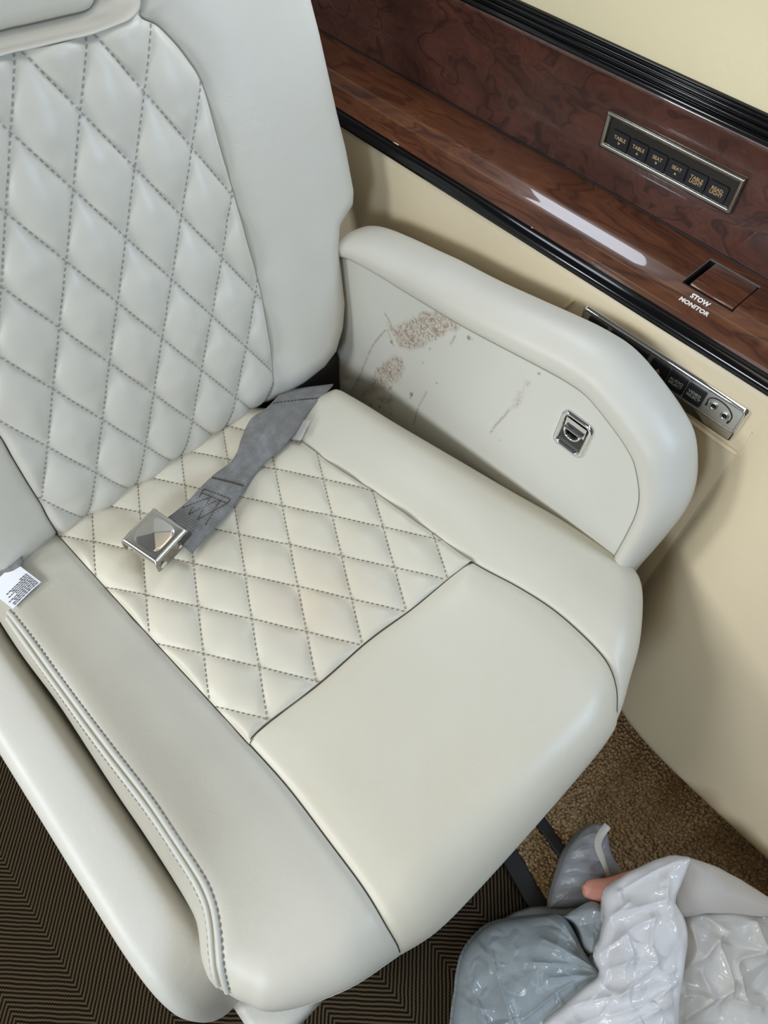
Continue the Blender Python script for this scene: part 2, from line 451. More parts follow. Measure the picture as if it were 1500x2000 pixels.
def mth(nodes, links, op, a, b=None, clamp=False):
    n = N_(nodes, 'ShaderNodeMath', operation=op)
    n.use_clamp = clamp
    for i, v in enumerate((a, b)):
        if v is None:
            continue
        if isinstance(v, (int, float)):
            n.inputs[i].default_value = v
        else:
            links.new(v, n.inputs[i])
    return n.outputs[0]


def mixc(nodes, links, fac, a, b):
    n = N_(nodes, 'ShaderNodeMix', data_type='RGBA')
    for s, v in ((n.inputs[0], fac), (n.inputs[6], a), (n.inputs[7], b)):
        if isinstance(v, (int, float)):
            s.default_value = v
        elif isinstance(v, tuple):
            s.default_value = (*v, 1) if len(v) == 3 else v
        else:
            links.new(v, s)
    return n.outputs[2]


def bump(nodes, links, p, height, strength=0.3, dist=0.001, normal=None):
    b = N_(nodes, 'ShaderNodeBump')
    b.inputs['Strength'].default_value = strength
    b.inputs['Distance'].default_value = dist
    links.new(height, b.inputs['Height'])
    if normal is not None:
        links.new(normal, b.inputs['Normal'])
    if p is not None:
        links.new(b.outputs[0], p.inputs['Normal'])
    return b.outputs[0]


def leather_mat(name, c, c2, rough=0.42, stain=False, wear=False, grime_shade=False):
    m, n, l, p = mat_new(name, c, rough, spec=0.45)
    f = noise(n, l, 7.0, 4, 0.55)
    col = mixc(n, l, ramp(n, l, f, [(0.35, (0, 0, 0)), (0.7, (1, 1, 1))]), c, c2)
    if wear:      # the tan, sat-on patch in the middle of the seat and the soiled rear
        g = N_(n, 'ShaderNodeVectorMath', operation='DISTANCE')
        l.new(coord(n), g.inputs[0])
        g.inputs[1].default_value = (-0.32, 0.185, 0.475)
        fac = mth(n, l, 'MULTIPLY', mth(n, l, 'SUBTRACT', 0.080, g.outputs['Value'], True), 12.0, True)
        fac = mth(n, l, 'MULTIPLY', fac, noise(n, l, 22.0, 3, 0.6))
        col = mixc(n, l, fac, col, (0.66, 0.53, 0.385))
        col = mixc(n, l, mth(n, l, 'MULTIPLY', ramp(n, l, noise(n, l, 420.0, 1, 0.3), [(0.76, (0, 0, 0)), (0.80, (1, 1, 1))]), 0.0), col, (0.2, 0.13, 0.09))
    if grime_shade:     # brownish soiling, plus shade painted in, along the outer half of the bolster
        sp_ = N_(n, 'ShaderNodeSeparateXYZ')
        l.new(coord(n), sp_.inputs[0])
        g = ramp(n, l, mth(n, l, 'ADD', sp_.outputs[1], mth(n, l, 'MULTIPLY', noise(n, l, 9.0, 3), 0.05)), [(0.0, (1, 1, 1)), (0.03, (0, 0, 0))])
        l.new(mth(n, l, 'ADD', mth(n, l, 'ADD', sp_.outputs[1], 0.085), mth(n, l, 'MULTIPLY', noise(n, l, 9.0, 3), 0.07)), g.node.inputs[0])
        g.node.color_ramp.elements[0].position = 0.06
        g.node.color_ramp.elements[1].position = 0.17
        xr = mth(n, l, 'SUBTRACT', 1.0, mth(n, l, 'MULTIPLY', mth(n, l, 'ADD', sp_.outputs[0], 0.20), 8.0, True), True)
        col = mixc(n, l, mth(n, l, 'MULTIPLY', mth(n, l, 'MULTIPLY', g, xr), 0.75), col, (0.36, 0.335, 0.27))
    if stain:
        a = N_(n, 'ShaderNodeAttribute', attribute_name='stain')
        v = N_(n, 'ShaderNodeTexVoronoi')
        v.inputs['Scale'].default_value = 460.0
        v.feature = 'DISTANCE_TO_EDGE'
        l.new(coord(n), v.inputs['Vector'])
        sp = mth(n, l, 'ADD', mth(n, l, 'MULTIPLY', v.outputs['Distance'], 0.9), noise(n, l, 200.0, 3, 0.7))
        speck = ramp(n, l, sp, [(0.60, (0, 0, 0)), (0.70, (1, 1, 1))])
        fac = mth(n, l, 'MULTIPLY', speck, a.outputs['Fac'], True)
        film = mth(n, l, 'MULTIPLY', a.outputs['Fac'], 0.45, True)
        col = mixc(n, l, film, col, (0.55, 0.47, 0.38))
        col = mixc(n, l, mth(n, l, 'MULTIPLY', fac, 0.85), col, (0.24, 0.15, 0.10))
        a2 = N_(n, 'ShaderNodeAttribute', attribute_name='spot')
        col = mixc(n, l, mth(n, l, 'MULTIPLY', a2.outputs['Fac'], mth(n, l, 'MULTIPLY', noise(n, l, 260.0, 2, 0.6), 1.5, True), True), col, (0.17, 0.11, 0.075))
    l.new(col, p.inputs['Base Color'])
    v = N_(n, 'ShaderNodeTexVoronoi')
    v.inputs['Scale'].default_value = 900.0
    l.new(coord(n), v.inputs['Vector'])
    b1 = bump(n, l, None, v.outputs['Distance'], 0.10, 0.0003)
    b2 = bump(n, l, None, noise(n, l, 26.0, 4, 0.6, 0.6), 0.16, 0.003, b1)
    cr = mth(n, l, 'ABSOLUTE', mth(n, l, 'SUBTRACT', noise(n, l, 20.0, 5, 0.62, 1.6), 0.5))
    cr = ramp(n, l, cr, [(0.0, (0, 0, 0)), (0.035, (1, 1, 1))])
    patch = ramp(n, l, noise(n, l, 6.5, 2), [(0.50, (0, 0, 0)), (0.66, (1, 1, 1))])
    cr = mth(n, l, 'ADD', mth(n, l, 'MULTIPLY', mth(n, l, 'SUBTRACT', cr, 1.0), patch), 1.0)
    bump(n, l, p, cr, 0.10, 0.0012, b2)
    r = mth(n, l, 'ADD', mth(n, l, 'MULTIPLY', f, 0.16), rough - 0.08)
    l.new(r, p.inputs['Roughness'])
    return m


LEATHER = leather_mat('leather_pale_grey', (0.62, 0.605, 0.535), (0.60, 0.575, 0.495))
LEATHER_SEAT = leather_mat('leather_seat_top', (0.63, 0.59, 0.48), (0.605, 0.56, 0.44), wear=True)
LEATHER_LOW = leather_mat('leather_seat_side', (0.62, 0.585, 0.485), (0.595, 0.555, 0.45))
LEATHER_GRIME_SHADE = leather_mat('leather_soiled_shaded', (0.62, 0.595, 0.51), (0.60, 0.565, 0.47), grime_shade=True)
LEATHER_STAIN = leather_mat('leather_stained', (0.62, 0.615, 0.55), (0.60, 0.59, 0.52), stain=True)
BEIGE = leather_mat('beige_vinyl', (0.78, 0.67, 0.47), (0.75, 0.64, 0.44), 0.45)
CREAM = leather_mat('cream_panel', (0.80, 0.71, 0.47), (0.78, 0.69, 0.45), 0.6)
PIPING = leather_mat('leather_piping', (0.57, 0.56, 0.49), (0.53, 0.52, 0.45))
THREAD = mat_new('thread_brown', (0.15, 0.12, 0.09), 0.8)[0]
THREAD_PALE = mat_new('thread_taupe', (0.20, 0.175, 0.14), 0.8)[0]
THREAD_BACK = mat_new('thread_grey_tan', (0.31, 0.285, 0.24), 0.8)[0]
SEAMDARK = mat_new('seam_thread_dark', (0.055, 0.045, 0.035), 0.8)[0]
BLACK = mat_new('black_gloss', (0.003, 0.003, 0.0035), 0.13, spec=0.4)[0]
BLACKMAT = mat_new('black_matte', (0.008, 0.007, 0.007), 0.6)[0]
GAP = mat_new('black_recess', (0.002, 0.002, 0.002), 0.9)[0]
CHROME = mat_new('chrome', (0.82, 0.82, 0.82), 0.07, 1.0)[0]
CHROMEDULL = mat_new('worn_nickel', (0.33, 0.315, 0.275), 0.24, 1.0)[0]
BUTTON = mat_new('button_black', (0.012, 0.014, 0.018), 0.38)[0]
GOLD = mat_new('amber_lettering', (0.55, 0.36, 0.16), 0.6)[0]
SILVERTXT = mat_new('grey_lettering', (0.42, 0.40, 0.36), 0.6)[0]
WHITETXT = mat_new('white_lettering', (0.85, 0.83, 0.78), 0.6)[0]
TAGWHITE = mat_new('tag_white', (0.80, 0.80, 0.82), 0.7)[0]
INK = mat_new('ink', (0.03, 0.03, 0.035), 0.7)[0]
PINK = mat_new('pink_plastic', (0.66, 0.30, 0.23), 0.5)[0]


def wood_mat(name, dark, mid, light, stretch):
    m, n, l, p = mat_new(name, mid, 0.35, coat=1.0, coat_rough=0.035)
    mp = N_(n, 'ShaderNodeMapping')
    mp.inputs['Scale'].default_value = stretch
    l.new(coord(n), mp.inputs['Vector'])
    vec = mp.outputs[0]
    warp = N_(n, 'ShaderNodeTexNoise')
    warp.inputs['Scale'].default_value = 7.0
    warp.inputs['Detail'].default_value = 3.0
    l.new(vec, warp.inputs['Vector'])
    add = N_(n, 'ShaderNodeVectorMath', operation='MULTIPLY_ADD')
    l.new(warp.outputs['Color'], add.inputs[0])
    add.inputs[1].default_value = (0.30, 0.30, 0.30)
    l.new(vec, add.inputs[2])
    w = N_(n, 'ShaderNodeTexNoise')
    w.inputs['Scale'].default_value = 10.0
    w.inputs['Detail'].default_value = 2.0
    w.inputs['Distortion'].default_value = 0.8
    l.new(add.outputs[0], w.inputs['Vector'])
    band = mth(n, l, 'PINGPONG', mth(n, l, 'MULTIPLY', w.outputs['Fac'], 9.0), 1.0)
    col = ramp(n, l, band, [(0.0, dark), (0.26, mid), (0.66, light), (1.0, mid)])
    cl = noise(n, l, 14.0, 5, 0.6, 0.5, vec)
    col = mixc(n, l, ramp(n, l, cl, [(0.38, (0.55, 0.55, 0.55)), (0.62, (0, 0, 0))]), col, dark)
    fine = noise(n, l, 90.0, 3, 0.6, 0.3, vec)
    col = mixc(n, l, mth(n, l, 'MULTIPLY', fine, 0.35), col, mid)
    l.new(col, p.inputs['Base Color'])
    return m


WOOD_PANEL = wood_mat('burl_panel', (0.028, 0.012, 0.010), (0.085, 0.030, 0.021), (0.125, 0.046, 0.030), (1.0, 1.0, 1.6))
WOOD_LEDGE = wood_mat('burl_ledge', (0.045, 0.013, 0.006), (0.115, 0.036, 0.013), (0.165, 0.058, 0.021), (0.45, 1.7, 1.7))


def webbing_mat():
    m, n, l, p = mat_new('grey_webbing', (0.2, 0.21, 0.22), 0.75, sheen=0.2)
    uv = N_(n, 'ShaderNodeUVMap').outputs[0]
    sep = N_(n, 'ShaderNodeSeparateXYZ')
    l.new(uv, sep.inputs[0])
    rows = mth(n, l, 'SINE', mth(n, l, 'MULTIPLY', sep.outputs[1], 2 * math.pi * 95))
    cols = mth(n, l, 'SINE', mth(n, l, 'MULTIPLY', sep.outputs[0], 2 * math.pi * 14))
    f = noise(n, l, 60.0, 4, 0.65)
    col = mixc(n, l, ramp(n, l, f, [(0.4, (0, 0, 0)), (0.72, (1, 1, 1))]), (0.170, 0.163, 0.150), (0.245, 0.255, 0.258))
    stripe = ramp(n, l, sep.outputs[0], [(0.30, (0, 0, 0)), (0.36, (1, 1, 1)), (0.42, (0, 0, 0)), (0.60, (0, 0, 0)), (0.66, (1, 1, 1)), (0.72, (0, 0, 0))])
    col = mixc(n, l, mth(n, l, 'MULTIPLY', stripe, 0.3), col, (0.13, 0.125, 0.12))
    l.new(col, p.inputs['Base Color'])
    bump(n, l, p, mth(n, l, 'ADD', rows, mth(n, l, 'MULTIPLY', cols, 0.5)), 0.45, 0.0006)
    return m


WEB = webbing_mat()


def floor_mat():
    """brown herringbone weave: +-45 degree twill lines mirrored every 84 mm"""
    m, n, l, p = mat_new('herringbone_weave', (0.1, 0.08, 0.06), 0.95, spec=0.03)
    sep = N_(n, 'ShaderNodeSeparateXYZ')
    l.new(coord(n), sep.inputs[0])
    tri = mth(n, l, 'PINGPONG', mth(n, l, 'ADD', sep.outputs[1], 0.357 + 0.84), 0.084)
    u = mth(n, l, 'ADD', mth(n, l, 'ADD', sep.outputs[0], 5.0), tri)
    wob = mth(n, l, 'MULTIPLY', noise(n, l, 30.0, 2), 0.004)
    s = mth(n, l, 'SINE', mth(n, l, 'MULTIPLY', mth(n, l, 'ADD', u, wob), 2 * math.pi / 0.0078))
    s01 = mth(n, l, 'ADD', mth(n, l, 'MULTIPLY', s, 0.5), 0.5)
    cross = mth(n, l, 'SINE', mth(n, l, 'MULTIPLY', sep.outputs[1], 2 * math.pi / 0.0031))
    h = mth(n, l, 'ADD', s01, mth(n, l, 'MULTIPLY', cross, 0.16))
    col = ramp(n, l, h, [(0.28, (0.010, 0.007, 0.004)), (0.85, (0.088, 0.064, 0.037))])
    l.new(col, p.inputs['Base Color'])
    bump(n, l, p, h, 0.6, 0.0015)
    return m


HERRING = floor_mat()


def pile_mat():
    m, n, l, p = mat_new('tan_pile', (0.2, 0.13, 0.07), 0.95, spec=0.1)
    f = noise(n, l, 160.0, 3, 0.6)
    l.new(ramp(n, l, f, [(0.3, (0.19, 0.12, 0.06)), (0.7, (0.52, 0.365, 0.20))]), p.inputs['Base Color'])
    return m


PILE = pile_mat()


def plastic_mat(name, c, trans, rough=0.28):
    m, n, l, p = mat_new(name, c, rough, spec=0.5)
    p.inputs['Transmission Weight'].default_value = 0.0
    tr = N_(n, 'ShaderNodeBsdfTranslucent')
    tr.inputs['Color'].default_value = (*c, 1)
    mx = N_(n, 'ShaderNodeMixShader')
    mx.inputs[0].default_value = trans
    out = n['Material Output']
    l.new(p.outputs[0], mx.inputs[1])
    l.new(tr.outputs[0], mx.inputs[2])
    l.new(mx.outputs[0], out.inputs[0])
    f1 = noise(n, l, 34.0, 3, 0.5, 2.2)
    ridge = mth(n, l, 'ABSOLUTE', mth(n, l, 'SUBTRACT', f1, 0.5))
    f2 = noise(n, l, 150.0, 2, 0.5, 1.5)
    b = bump(n, l, None, ridge, 0.16, 0.005)
    b2 = bump(n, l, p, f2, 0.10, 0.0012, b)
    l.new(b2, tr.inputs['Normal'])
    return m


BAG_BLUE = plastic_mat('thin_plastic_blue_white', (0.38, 0.43, 0.45), 0.15, 0.14)
BAG_WHITE = plastic_mat('thin_plastic_white', (0.88, 0.87, 0.87), 0.25, 0.14)
BAG_WARM = plastic_mat('thin_plastic_warm', (0.82, 0.79, 0.74), 0.3, 0.16)
BAG_INSIDE_SHADED = plastic_mat('thin_plastic_inside_shaded', (0.60, 0.555, 0.50), 0.2, 0.42)  # shade inside the bag mouth put into a darker colour
BAG_GREY = plastic_mat('thin_plastic_grey', (0.36, 0.37, 0.39), 0.25, 0.3)

# ------------------------------------------------------------------ setting: floor, wall, ledge, panels
V = [(-1.8, -1.2, 0), (1.4, -1.2, 0), (1.4, 0.75, 0), (-1.8, 0.75, 0)]
struct(link('floor', mesh_from(V, [(0, 1, 2, 3)], False), HERRING))

WY = 0.614          # the recessed beige side wall beside the seat


def wall_y(x, z):
    A = 0.020 + (0.122 - 0.020) * np.clip((0.70 - z) / 0.62, 0, 1) ** 0.9
    g = np.where(x > -0.085, A * (1 - np.exp(-np.maximum(x + 0.085, 0) / 0.052)), 0.0)
    low = np.where(z < 0.11, ((0.11 - z) / 0.03) ** 2 * 0.012, 0.0)
    top = np.where(z > 0.690, ((z - 0.690) / 0.012) ** 2 * 0.008, 0.0)
    return WY - g + low + top


xs = np.unique(np.r_[np.linspace(-1.5, -0.3, 30), np.linspace(-0.3, -0.09, 20), -0.0851, np.linspace(-0.085, 0.3, 70), np.linspace(0.3, 1.0, 24)])
zs = np.unique(np.r_[np.linspace(0.08, 0.12, 9), np.linspace(0.12, 0.68, 40), np.linspace(0.68, 0.702, 9)])
X_, Z_ = np.meshgrid(xs, zs)
G = np.stack([X_, wall_y(X_, Z_), Z_], -1)
G = np.concatenate([np.stack([xs, wall_y(xs, np.full_like(xs, .08)) + .05, np.full_like(xs, .08)], -1)[None], G], 0)
struct(grid_obj('wall_left', G, BEIGE))
# raised lip around the socket panel pocket, part of the wall moulding
mb = MB()
pts = spl([(-0.335, WY - 0.0005, 0.668), (-0.332, WY - 0.001, 0.640), (-0.20, WY - 0.001, 0.618), (-0.092, WY - 0.001, 0.611), (-0.079, WY - 0.001, 0.618), (-0.081, WY, 0.650)], 60)
mb.tube(pts, 0.0032, 8)
struct(mb.build('trim_1', BEIGE))

# wood ledge: flat at the back, rolling down to the front edge
prof = spl([(0.727, 0.730), (0.715, 0.730), (0.700, 0.730), (0.676, 0.7300), (0.668, 0.7294), (0.660, 0.7268), (0.653, 0.7240), (0.647, 0.7225), (0.638, 0.7217), (0.622, 0.7211), (0.6145, 0.7206)], 56)
BX0, BX1, BY0, BY1 = -0.2375, -0.1750, 0.6600, 0.7125     # opening for the latch lid
ledge_x = [-1.6, -1.0, -0.7, -0.5, -0.4, -0.3, BX0, BX1, -0.1, 0.1, 0.5, 1.2]
mb = MB()
pr = [p for p in prof if not (abs(p[0] - BY0) < 0.0012 or abs(p[0] - BY1) < 0.0012)]
yz = sorted(pr + [arr((BY0, np.interp(BY0, prof[::-1, 0], prof[::-1, 1]))), arr((BY1, 0.730))], key=lambda p: -p[0])
Gv = arr([[(x, p[0], p[1]) for p in yz] for x in ledge_x])
nr, nc = Gv.shape[:2]
F = []
for i in range(nr - 1):
    for j in range(nc - 1):
        ym = (yz[j][0] + yz[j + 1][0]) / 2
        xm = (ledge_x[i] + ledge_x[i + 1]) / 2
        if BX0 < xm < BX1 and BY0 < ym < BY1:
            continue
        F.append((i * nc + j, (i + 1) * nc + j, (i + 1) * nc + j + 1, i * nc + j + 1))
mb.add(Gv.reshape(-1, 3), F, True)
ledge = struct(mb.build('trim_2', WOOD_LEDGE))
mb = MB()
mb.box(((BX0 + BX1) / 2, (BY0 + BY1) / 2, 0.712), BX1 - BX0 + .004, BY1 - BY0 + .004, 0.002)
for yy in (BY0, BY1):
    mb.box(((BX0 + BX1) / 2, yy, 0.7195), BX1 - BX0, 0.0006, 0.016)
for xx in (BX0, BX1):
    mb.box((xx, (BY0 + BY1) / 2, 0.7195), 0.0006, BY1 - BY0, 0.016)
mb.build('latch_recess', GAP, ledge)
text_obj('lettering', 'STOW', 0.0076, (-0.2092, 0.6532, float(np.interp(0.6532, prof[::-1, 0], prof[::-1, 1])) + 0.0003), (1, 0.0, 0), (0, 1, 0.36), WHITETXT, ledge, 0.00028, spacing=1.02)
text_obj('lettering', 'MONITOR', 0.0076, (-0.2090, 0.6425, float(np.interp(0.6425, prof[::-1, 0], prof[::-1, 1])) + 0.0004), (1, 0.0, 0), (0, 1, 0.13), WHITETXT, ledge, 0.00028, spacing=1.02)
# chipped veneer specks at the ledge edge
for (cx, cy, w_, h_) in ((-0.648, 0.617, 0.011, 0.0035), (-0.415, 0.617, 0.004, 0.002)):
    cz = float(np.interp(cy, prof[::-1, 0], prof[::-1, 1]))
    ang = np.linspace(0, 2 * math.pi, 12, endpoint=False)
    rr = 1 + 0.45 * rng.standard_normal(12).clip(-1, 1)
    Vv = [(cx + w_ * .5 * math.cos(a) * q, cy + h_ * .5 * math.sin(a) * q, cz + 0.0004 + .32 * h_ * .5 * math.sin(a) * q) for a, q in zip(ang, rr)]
    mb = MB()
    mb.add(Vv, [tuple(range(12))])
    mb.build('veneer_chip', mat_new('bare_wood', (0.55, 0.45, 0.33), 0.8)[0], ledge)

# black bullnose moulding on the ledge front
pr = [(0.619, 0.7205), (0.6145, 0.7215), (0.609, 0.7205), (0.6045, 0.717), (0.603, 0.712), (0.6045, 0.708), (0.608, 0.706), (0.612, 0.7055), (0.622, 0.7055)]
pr = spl(pr, 26)
G = arr([[(x, p[0], p[1]) for p in pr] for x in np.linspace(-1.6, 1.2, 20)])
struct(grid_obj('trim_3', G, BLACK, flip=False))

# upright wood panel behind the ledge
PY = 0.7262
pr = [(PY, 0.728), (PY, 0.78), (PY, 0.846), (PY - 0.0012, 0.8475), (PY - 0.0022, 0.850), (PY - 0.0016, 0.8528), (PY, 0.8545), (PY + .004, 0.855)]
G = arr([[(x, p[0], p[1]) for p in pr] for x in np.linspace(-1.6, 1.2, 15)])
struct(grid_obj('wall_panel', G, WOOD_PANEL, flip=True))
mb = MB()
mb.tube([(-1.6, PY - 0.0006, 0.7305), (1.2, PY - 0.0006, 0.7305)], 0.0012, 8)
struct(mb.build('trim_4', BLACKMAT))
# ribbed black moulding above
pr = [(PY + .003, 0.8535), (PY - 0.004, 0.8545), (PY - 0.0055, 0.857), (PY - 0.004, 0.8605), (PY - 0.0015, 0.862), (PY - 0.0035, 0.8638), (PY - 0.0032, 0.8665), (PY - 0.0008, 0.868),
      (PY - 0.0025, 0.8695), (PY - 0.002, 0.872), (PY + 0.0005, 0.8732), (PY - 0.0008, 0.8745), (PY + 0.001, 0.8768), (PY + 0.006, 0.8775)]
pr = spl(pr, 70)
G = arr([[(x, p[0], p[1]) for p in pr] for x in np.linspace(-1.6, 1.2, 15)])
struct(grid_obj('trim_5', G, BLACK, flip=True))
# cream window-line panel above, leaning inwards
pr = spl([(PY + 0.004, 0.872), (PY + 0.006, 0.90), (PY + 0.012, 0.96), (PY + 0.012, 1.00)], 14)
G = arr([[(x, p[0], p[1]) for p in pr] for x in np.linspace(-1.6, 1.2, 15)])
struct(grid_obj('wall_upper', G, CREAM, flip=True))

# tan loop pile between the seat and the wall
def pileline(x):
    return 0.2428 + (x - 0.0375) * -0.25


mb = MB()
base = []
gx, gy = np.meshgrid(np.linspace(-0.1, 0.62, 40), np.linspace(0, 1, 20))
lo = pileline(gx) + 0.01
G = np.stack([gx, lo + (0.64 - lo) * gy, np.full_like(gx, 0.006)], -1)
cb = tag(grid_obj('loop_carpet', G, PILE), 'tan loop pile carpet strip running along under the beige side wall', 'carpet')
mb = MB()
t0 = [(math.cos(a), math.sin(a)) for a in np.linspace(0, 2 * math.pi, 6, endpoint=False)]
pit = 0.0056
for x in np.arange(-0.06, 0.50, pit):
    for y in np.arange(0.10, 0.585, pit):
        px, py = x + rng.uniform(-.45, .45) * pit, y + rng.uniform(-.45, .45) * pit
        if py < pileline(px) + 0.012:
            continue
        r = pit * rng.uniform(0.48, 0.66)
        h = rng.uniform(0.004, 0.0085)
        dx, dy = rng.uniform(-.002, .002, 2)
        V = [(px + r * c, py + r * s, 0.005) for c, s in t0] + [(px + dx * .6 + r * .85 * c, py + dy * .6 + r * .85 * s, 0.006 + h * .62) for c, s in t0] + [(px + dx, py + dy, 0.006 + h)]
        F = [(k, (k + 1) % 6, 6 + (k + 1) % 6, 6 + k) for k in range(6)] + [(6 + k, 6 + (k + 1) % 6, 12) for k in range(6)]
        mb.add(V, F, True)
stuff(mb.build('carpet_tufts', PILE, cb))
# black floor strips
def strip(name, a, b, w, h, z0=0.0):
    a, b = arr(a), arr(b)
    d = (b - a) / np.linalg.norm(b - a)
    s = arr((-d[1], d[0]))
    L = np.linalg.norm(b - a)
    return rbox(name, ((a[0] + b[0]) / 2, (a[1] + b[1]) / 2, z0 + h / 2), L, w, h, min(w, h) * 0.3, BLACKMAT, None, ((d[0], d[1], 0), (s[0], s[1], 0), (0, 0, 1)))


struct(strip('trim_6', (-0.10, 0.3355), (0.45, 0.2375), 0.020, 0.014))
struct(strip('trim_7', (-0.10, 0.274), (0.45, 0.130), 0.030, 0.010))  # black binding, widened to paint in the shadow gap too

# ------------------------------------------------------------------ seat
seat = empty('aircraft_seat', (-0.3, 0.2, 0.0), 'pale grey leather cabin seat with diamond quilted back and cushion beside the side wall', 'seat')

Z0 = 0.474
S1 = spl([(-0.640, 0.0015)] + DATA['seam_left'] + [(0.0105, 0.0112)], 140)
S2 = spl([(-0.640, 0.335), (-0.60, 0.3295)] + DATA['seam_right'][1:] + [(0.0085, 0.352)], 140)
XC = spl(DATA['seam_cross'], 60)
outl = (DATA['cush_left'] + DATA['cush_front'] + DATA['cush_right'][::-1]
        + [(-0.583, 0.405), (-0.600, 0.370), (-0.625, 0.335), (-0.645, 0.30), (-0.650, 0.15), (-0.648, 0.0), (-0.640, -0.08), (-0.620, -0.106)])
orad = ([0.042] * (len(DATA['cush_left'])) + [0.044] * 8 + [0.052, 0.062] + [0.066] * (len(DATA['cush_front']) - 13) + [0.056, 0.048, 0.045]
        + [0.044, 0.043, 0.042, 0.041] + [0.040] * (len(DATA['cush_right']) - 4)
        + [0.045, 0.045, 0.045, 0.045, 0.045, 0.045, 0.04, 0.03])
_o = spl(np.c_[arr(outl), arr(orad)][list(range(len(outl))) + [0]], 360)[:-1]
OUT, OR = _o[:, :2], _o[:, 2]
_nl, _nf = len(DATA['cush_left']), len(DATA['cush_left']) + len(DATA['cush_front'])
_nr = _nf + len(DATA['cush_right'])


def _part(i0, i1):
    k0 = int(np.argmin(np.linalg.norm(OUT - arr(outl[i0]), axis=1)))
    k1 = int(np.argmin(np.linalg.norm(OUT - arr(outl[i1 % len(outl)]), axis=1)))
    idx = np.arange(k0, (k1 if k1 > k0 else k1 + len(OUT)) + 1) % len(OUT)
    return OUT[idx], OR[idx]


RIM_PARTS = [_part(0, _nl - 1), _part(_nl - 1, _nf - 1), _part(_nf - 1, _nr - 1), _part(_nr - 1, len(outl))]


def qual_seat(Q):
    A = arr(DATA['quilt_seat'])
    return A[0][0] + Q @ A[0][1:], A[1][0] + Q @ A[1][1:]


INSERT = np.vstack([S1[S1[:, 0] < -0.243], XC, S2[S2[:, 0] < -0.2301][::-1]])
CROSS_T1 = None


def cush_z(Q, quilt=False):
    ins_ = inside(Q, OUT)
    d, r = seg_dist(Q, OUT, True, OR)
    U = np.where(ins_, np.clip(1 - d / r, 0, 1), 1.0)
    z = Z0 - r * (1 - np.sqrt(np.clip(1 - U * U, 0, 1)))
    ds = np.minimum(seg_dist(Q, S1), seg_dist(Q, S2))
    dc = seg_dist(Q, XC)
    g = 0.0062 * np.exp(-(ds / 0.0042) ** 1.3) + 0.006 * (np.exp(-(ds / 0.028) ** 2)) * (0.6 if quilt else 1)
    g2 = 0.0046 * np.exp(-(dc / 0.0040) ** 1.3) + 0.003 * np.exp(-(dc / 0.02) ** 2)
    z = z - np.maximum(g, g2) + 0.004
    if quilt:
        i, j = qual_seat(Q)
        a = np.hypot(np.sin(math.pi * i) * np.sin(math.pi * j), 0.05)
        z = z + (0.0085 * a ** 0.45 - 0.0065) * (1 - np.exp(-np.minimum(ds, dc) / 0.004)) + 0.0010 * vnoise(Q, 45)
    z = z + 0.0012 * vnoise(Q, 12, 3)
    return z


def nearest_param(curve, pt):
    c = arr(curve)
    d = np.r_[0, np.cumsum(np.linalg.norm(np.diff(c, axis=0), axis=1))]
    return d[np.argmin(np.linalg.norm(c - arr(pt), axis=1))] / d[-1]


def cut(curve, a, b, n=80):
    return at_param(curve, np.linspace(a, b, n))


left_out = even(np.vstack([[(-0.640, -0.08), (-0.620, -0.106)], RIM_PARTS[0][0]]), 120)
front_all = even(RIM_PARTS[1][0], 200)
front_all[0] = left_out[-1]
right_out = even(np.vstack([[(-0.600, 0.370), (-0.583, 0.405)], RIM_PARTS[2][0][::-1]]), 140)
front_all[-1] = right_out[-1]
tf1, tf2 = nearest_param(front_all, S1[-1]), nearest_param(front_all, S2[-1])
front_l, front_m = cut(front_all, 0, tf1), cut(front_all, tf1, tf2)
front_r = cut(front_all, tf2, 1, 30)
S1[-1], S2[-1] = front_l[-1], front_m[-1]
ca, cb_ = nearest_param(S1, XC[0]), nearest_param(S2, XC[-1])


def seat_patch(name, left, right, back, front, ns, nt, quilt, mat, sp=1.0, tp=1.0, skirt=None):
    S = np.linspace(0, 1, ns) ** sp if sp >= 1 else 1 - (1 - np.linspace(0, 1, ns)) ** (1 / sp)
    T = 1 - (1 - np.linspace(0, 1, nt)) ** tp
    P = coons(left, right, back, front, S, T)
    z = cush_z(P.reshape(-1, 2), quilt).reshape(P.shape[:2])
    G = np.concatenate([P, z[..., None]], -1)
    V = G.reshape(-1, 3)
    F = grid_faces(nt, ns)
    # skirts: rows of the rim carried down the side
    V = [tuple(v) for v in V]
    for side in (skirt or ()):
        rim = {'left': [i * ns for i in range(nt)], 'right': [i * ns + ns - 1 for i in range(nt)][::-1],
               'front': [(nt - 1) * ns + j for j in range(ns)], 'back': [j for j in range(ns)][::-1]}[side]
        prev = rim
        c = arr((-0.3, 0.2))
        for k, (zz, ins) in enumerate(((0.9, 0.0005), (0.6, 0.002), (0.3, 0.006), (0.0, 0.016))):
            cur = []
            for v in rim:
                p = arr(V[v])
                dirv = c - p[:2]
                dirv /= np.linalg.norm(dirv)
                zb = 0.325
                cur.append(len(V))
                V.append((p[0] + dirv[0] * ins, p[1] + dirv[1] * ins, zb + (p[2] - zb) * zz))
            for a in range(len(rim) - 1):
                F.append((prev[a], cur[a], cur[a + 1], prev[a + 1]))
            prev = cur
    o = link(name, mesh_from(V, F), mat, seat)
    return o


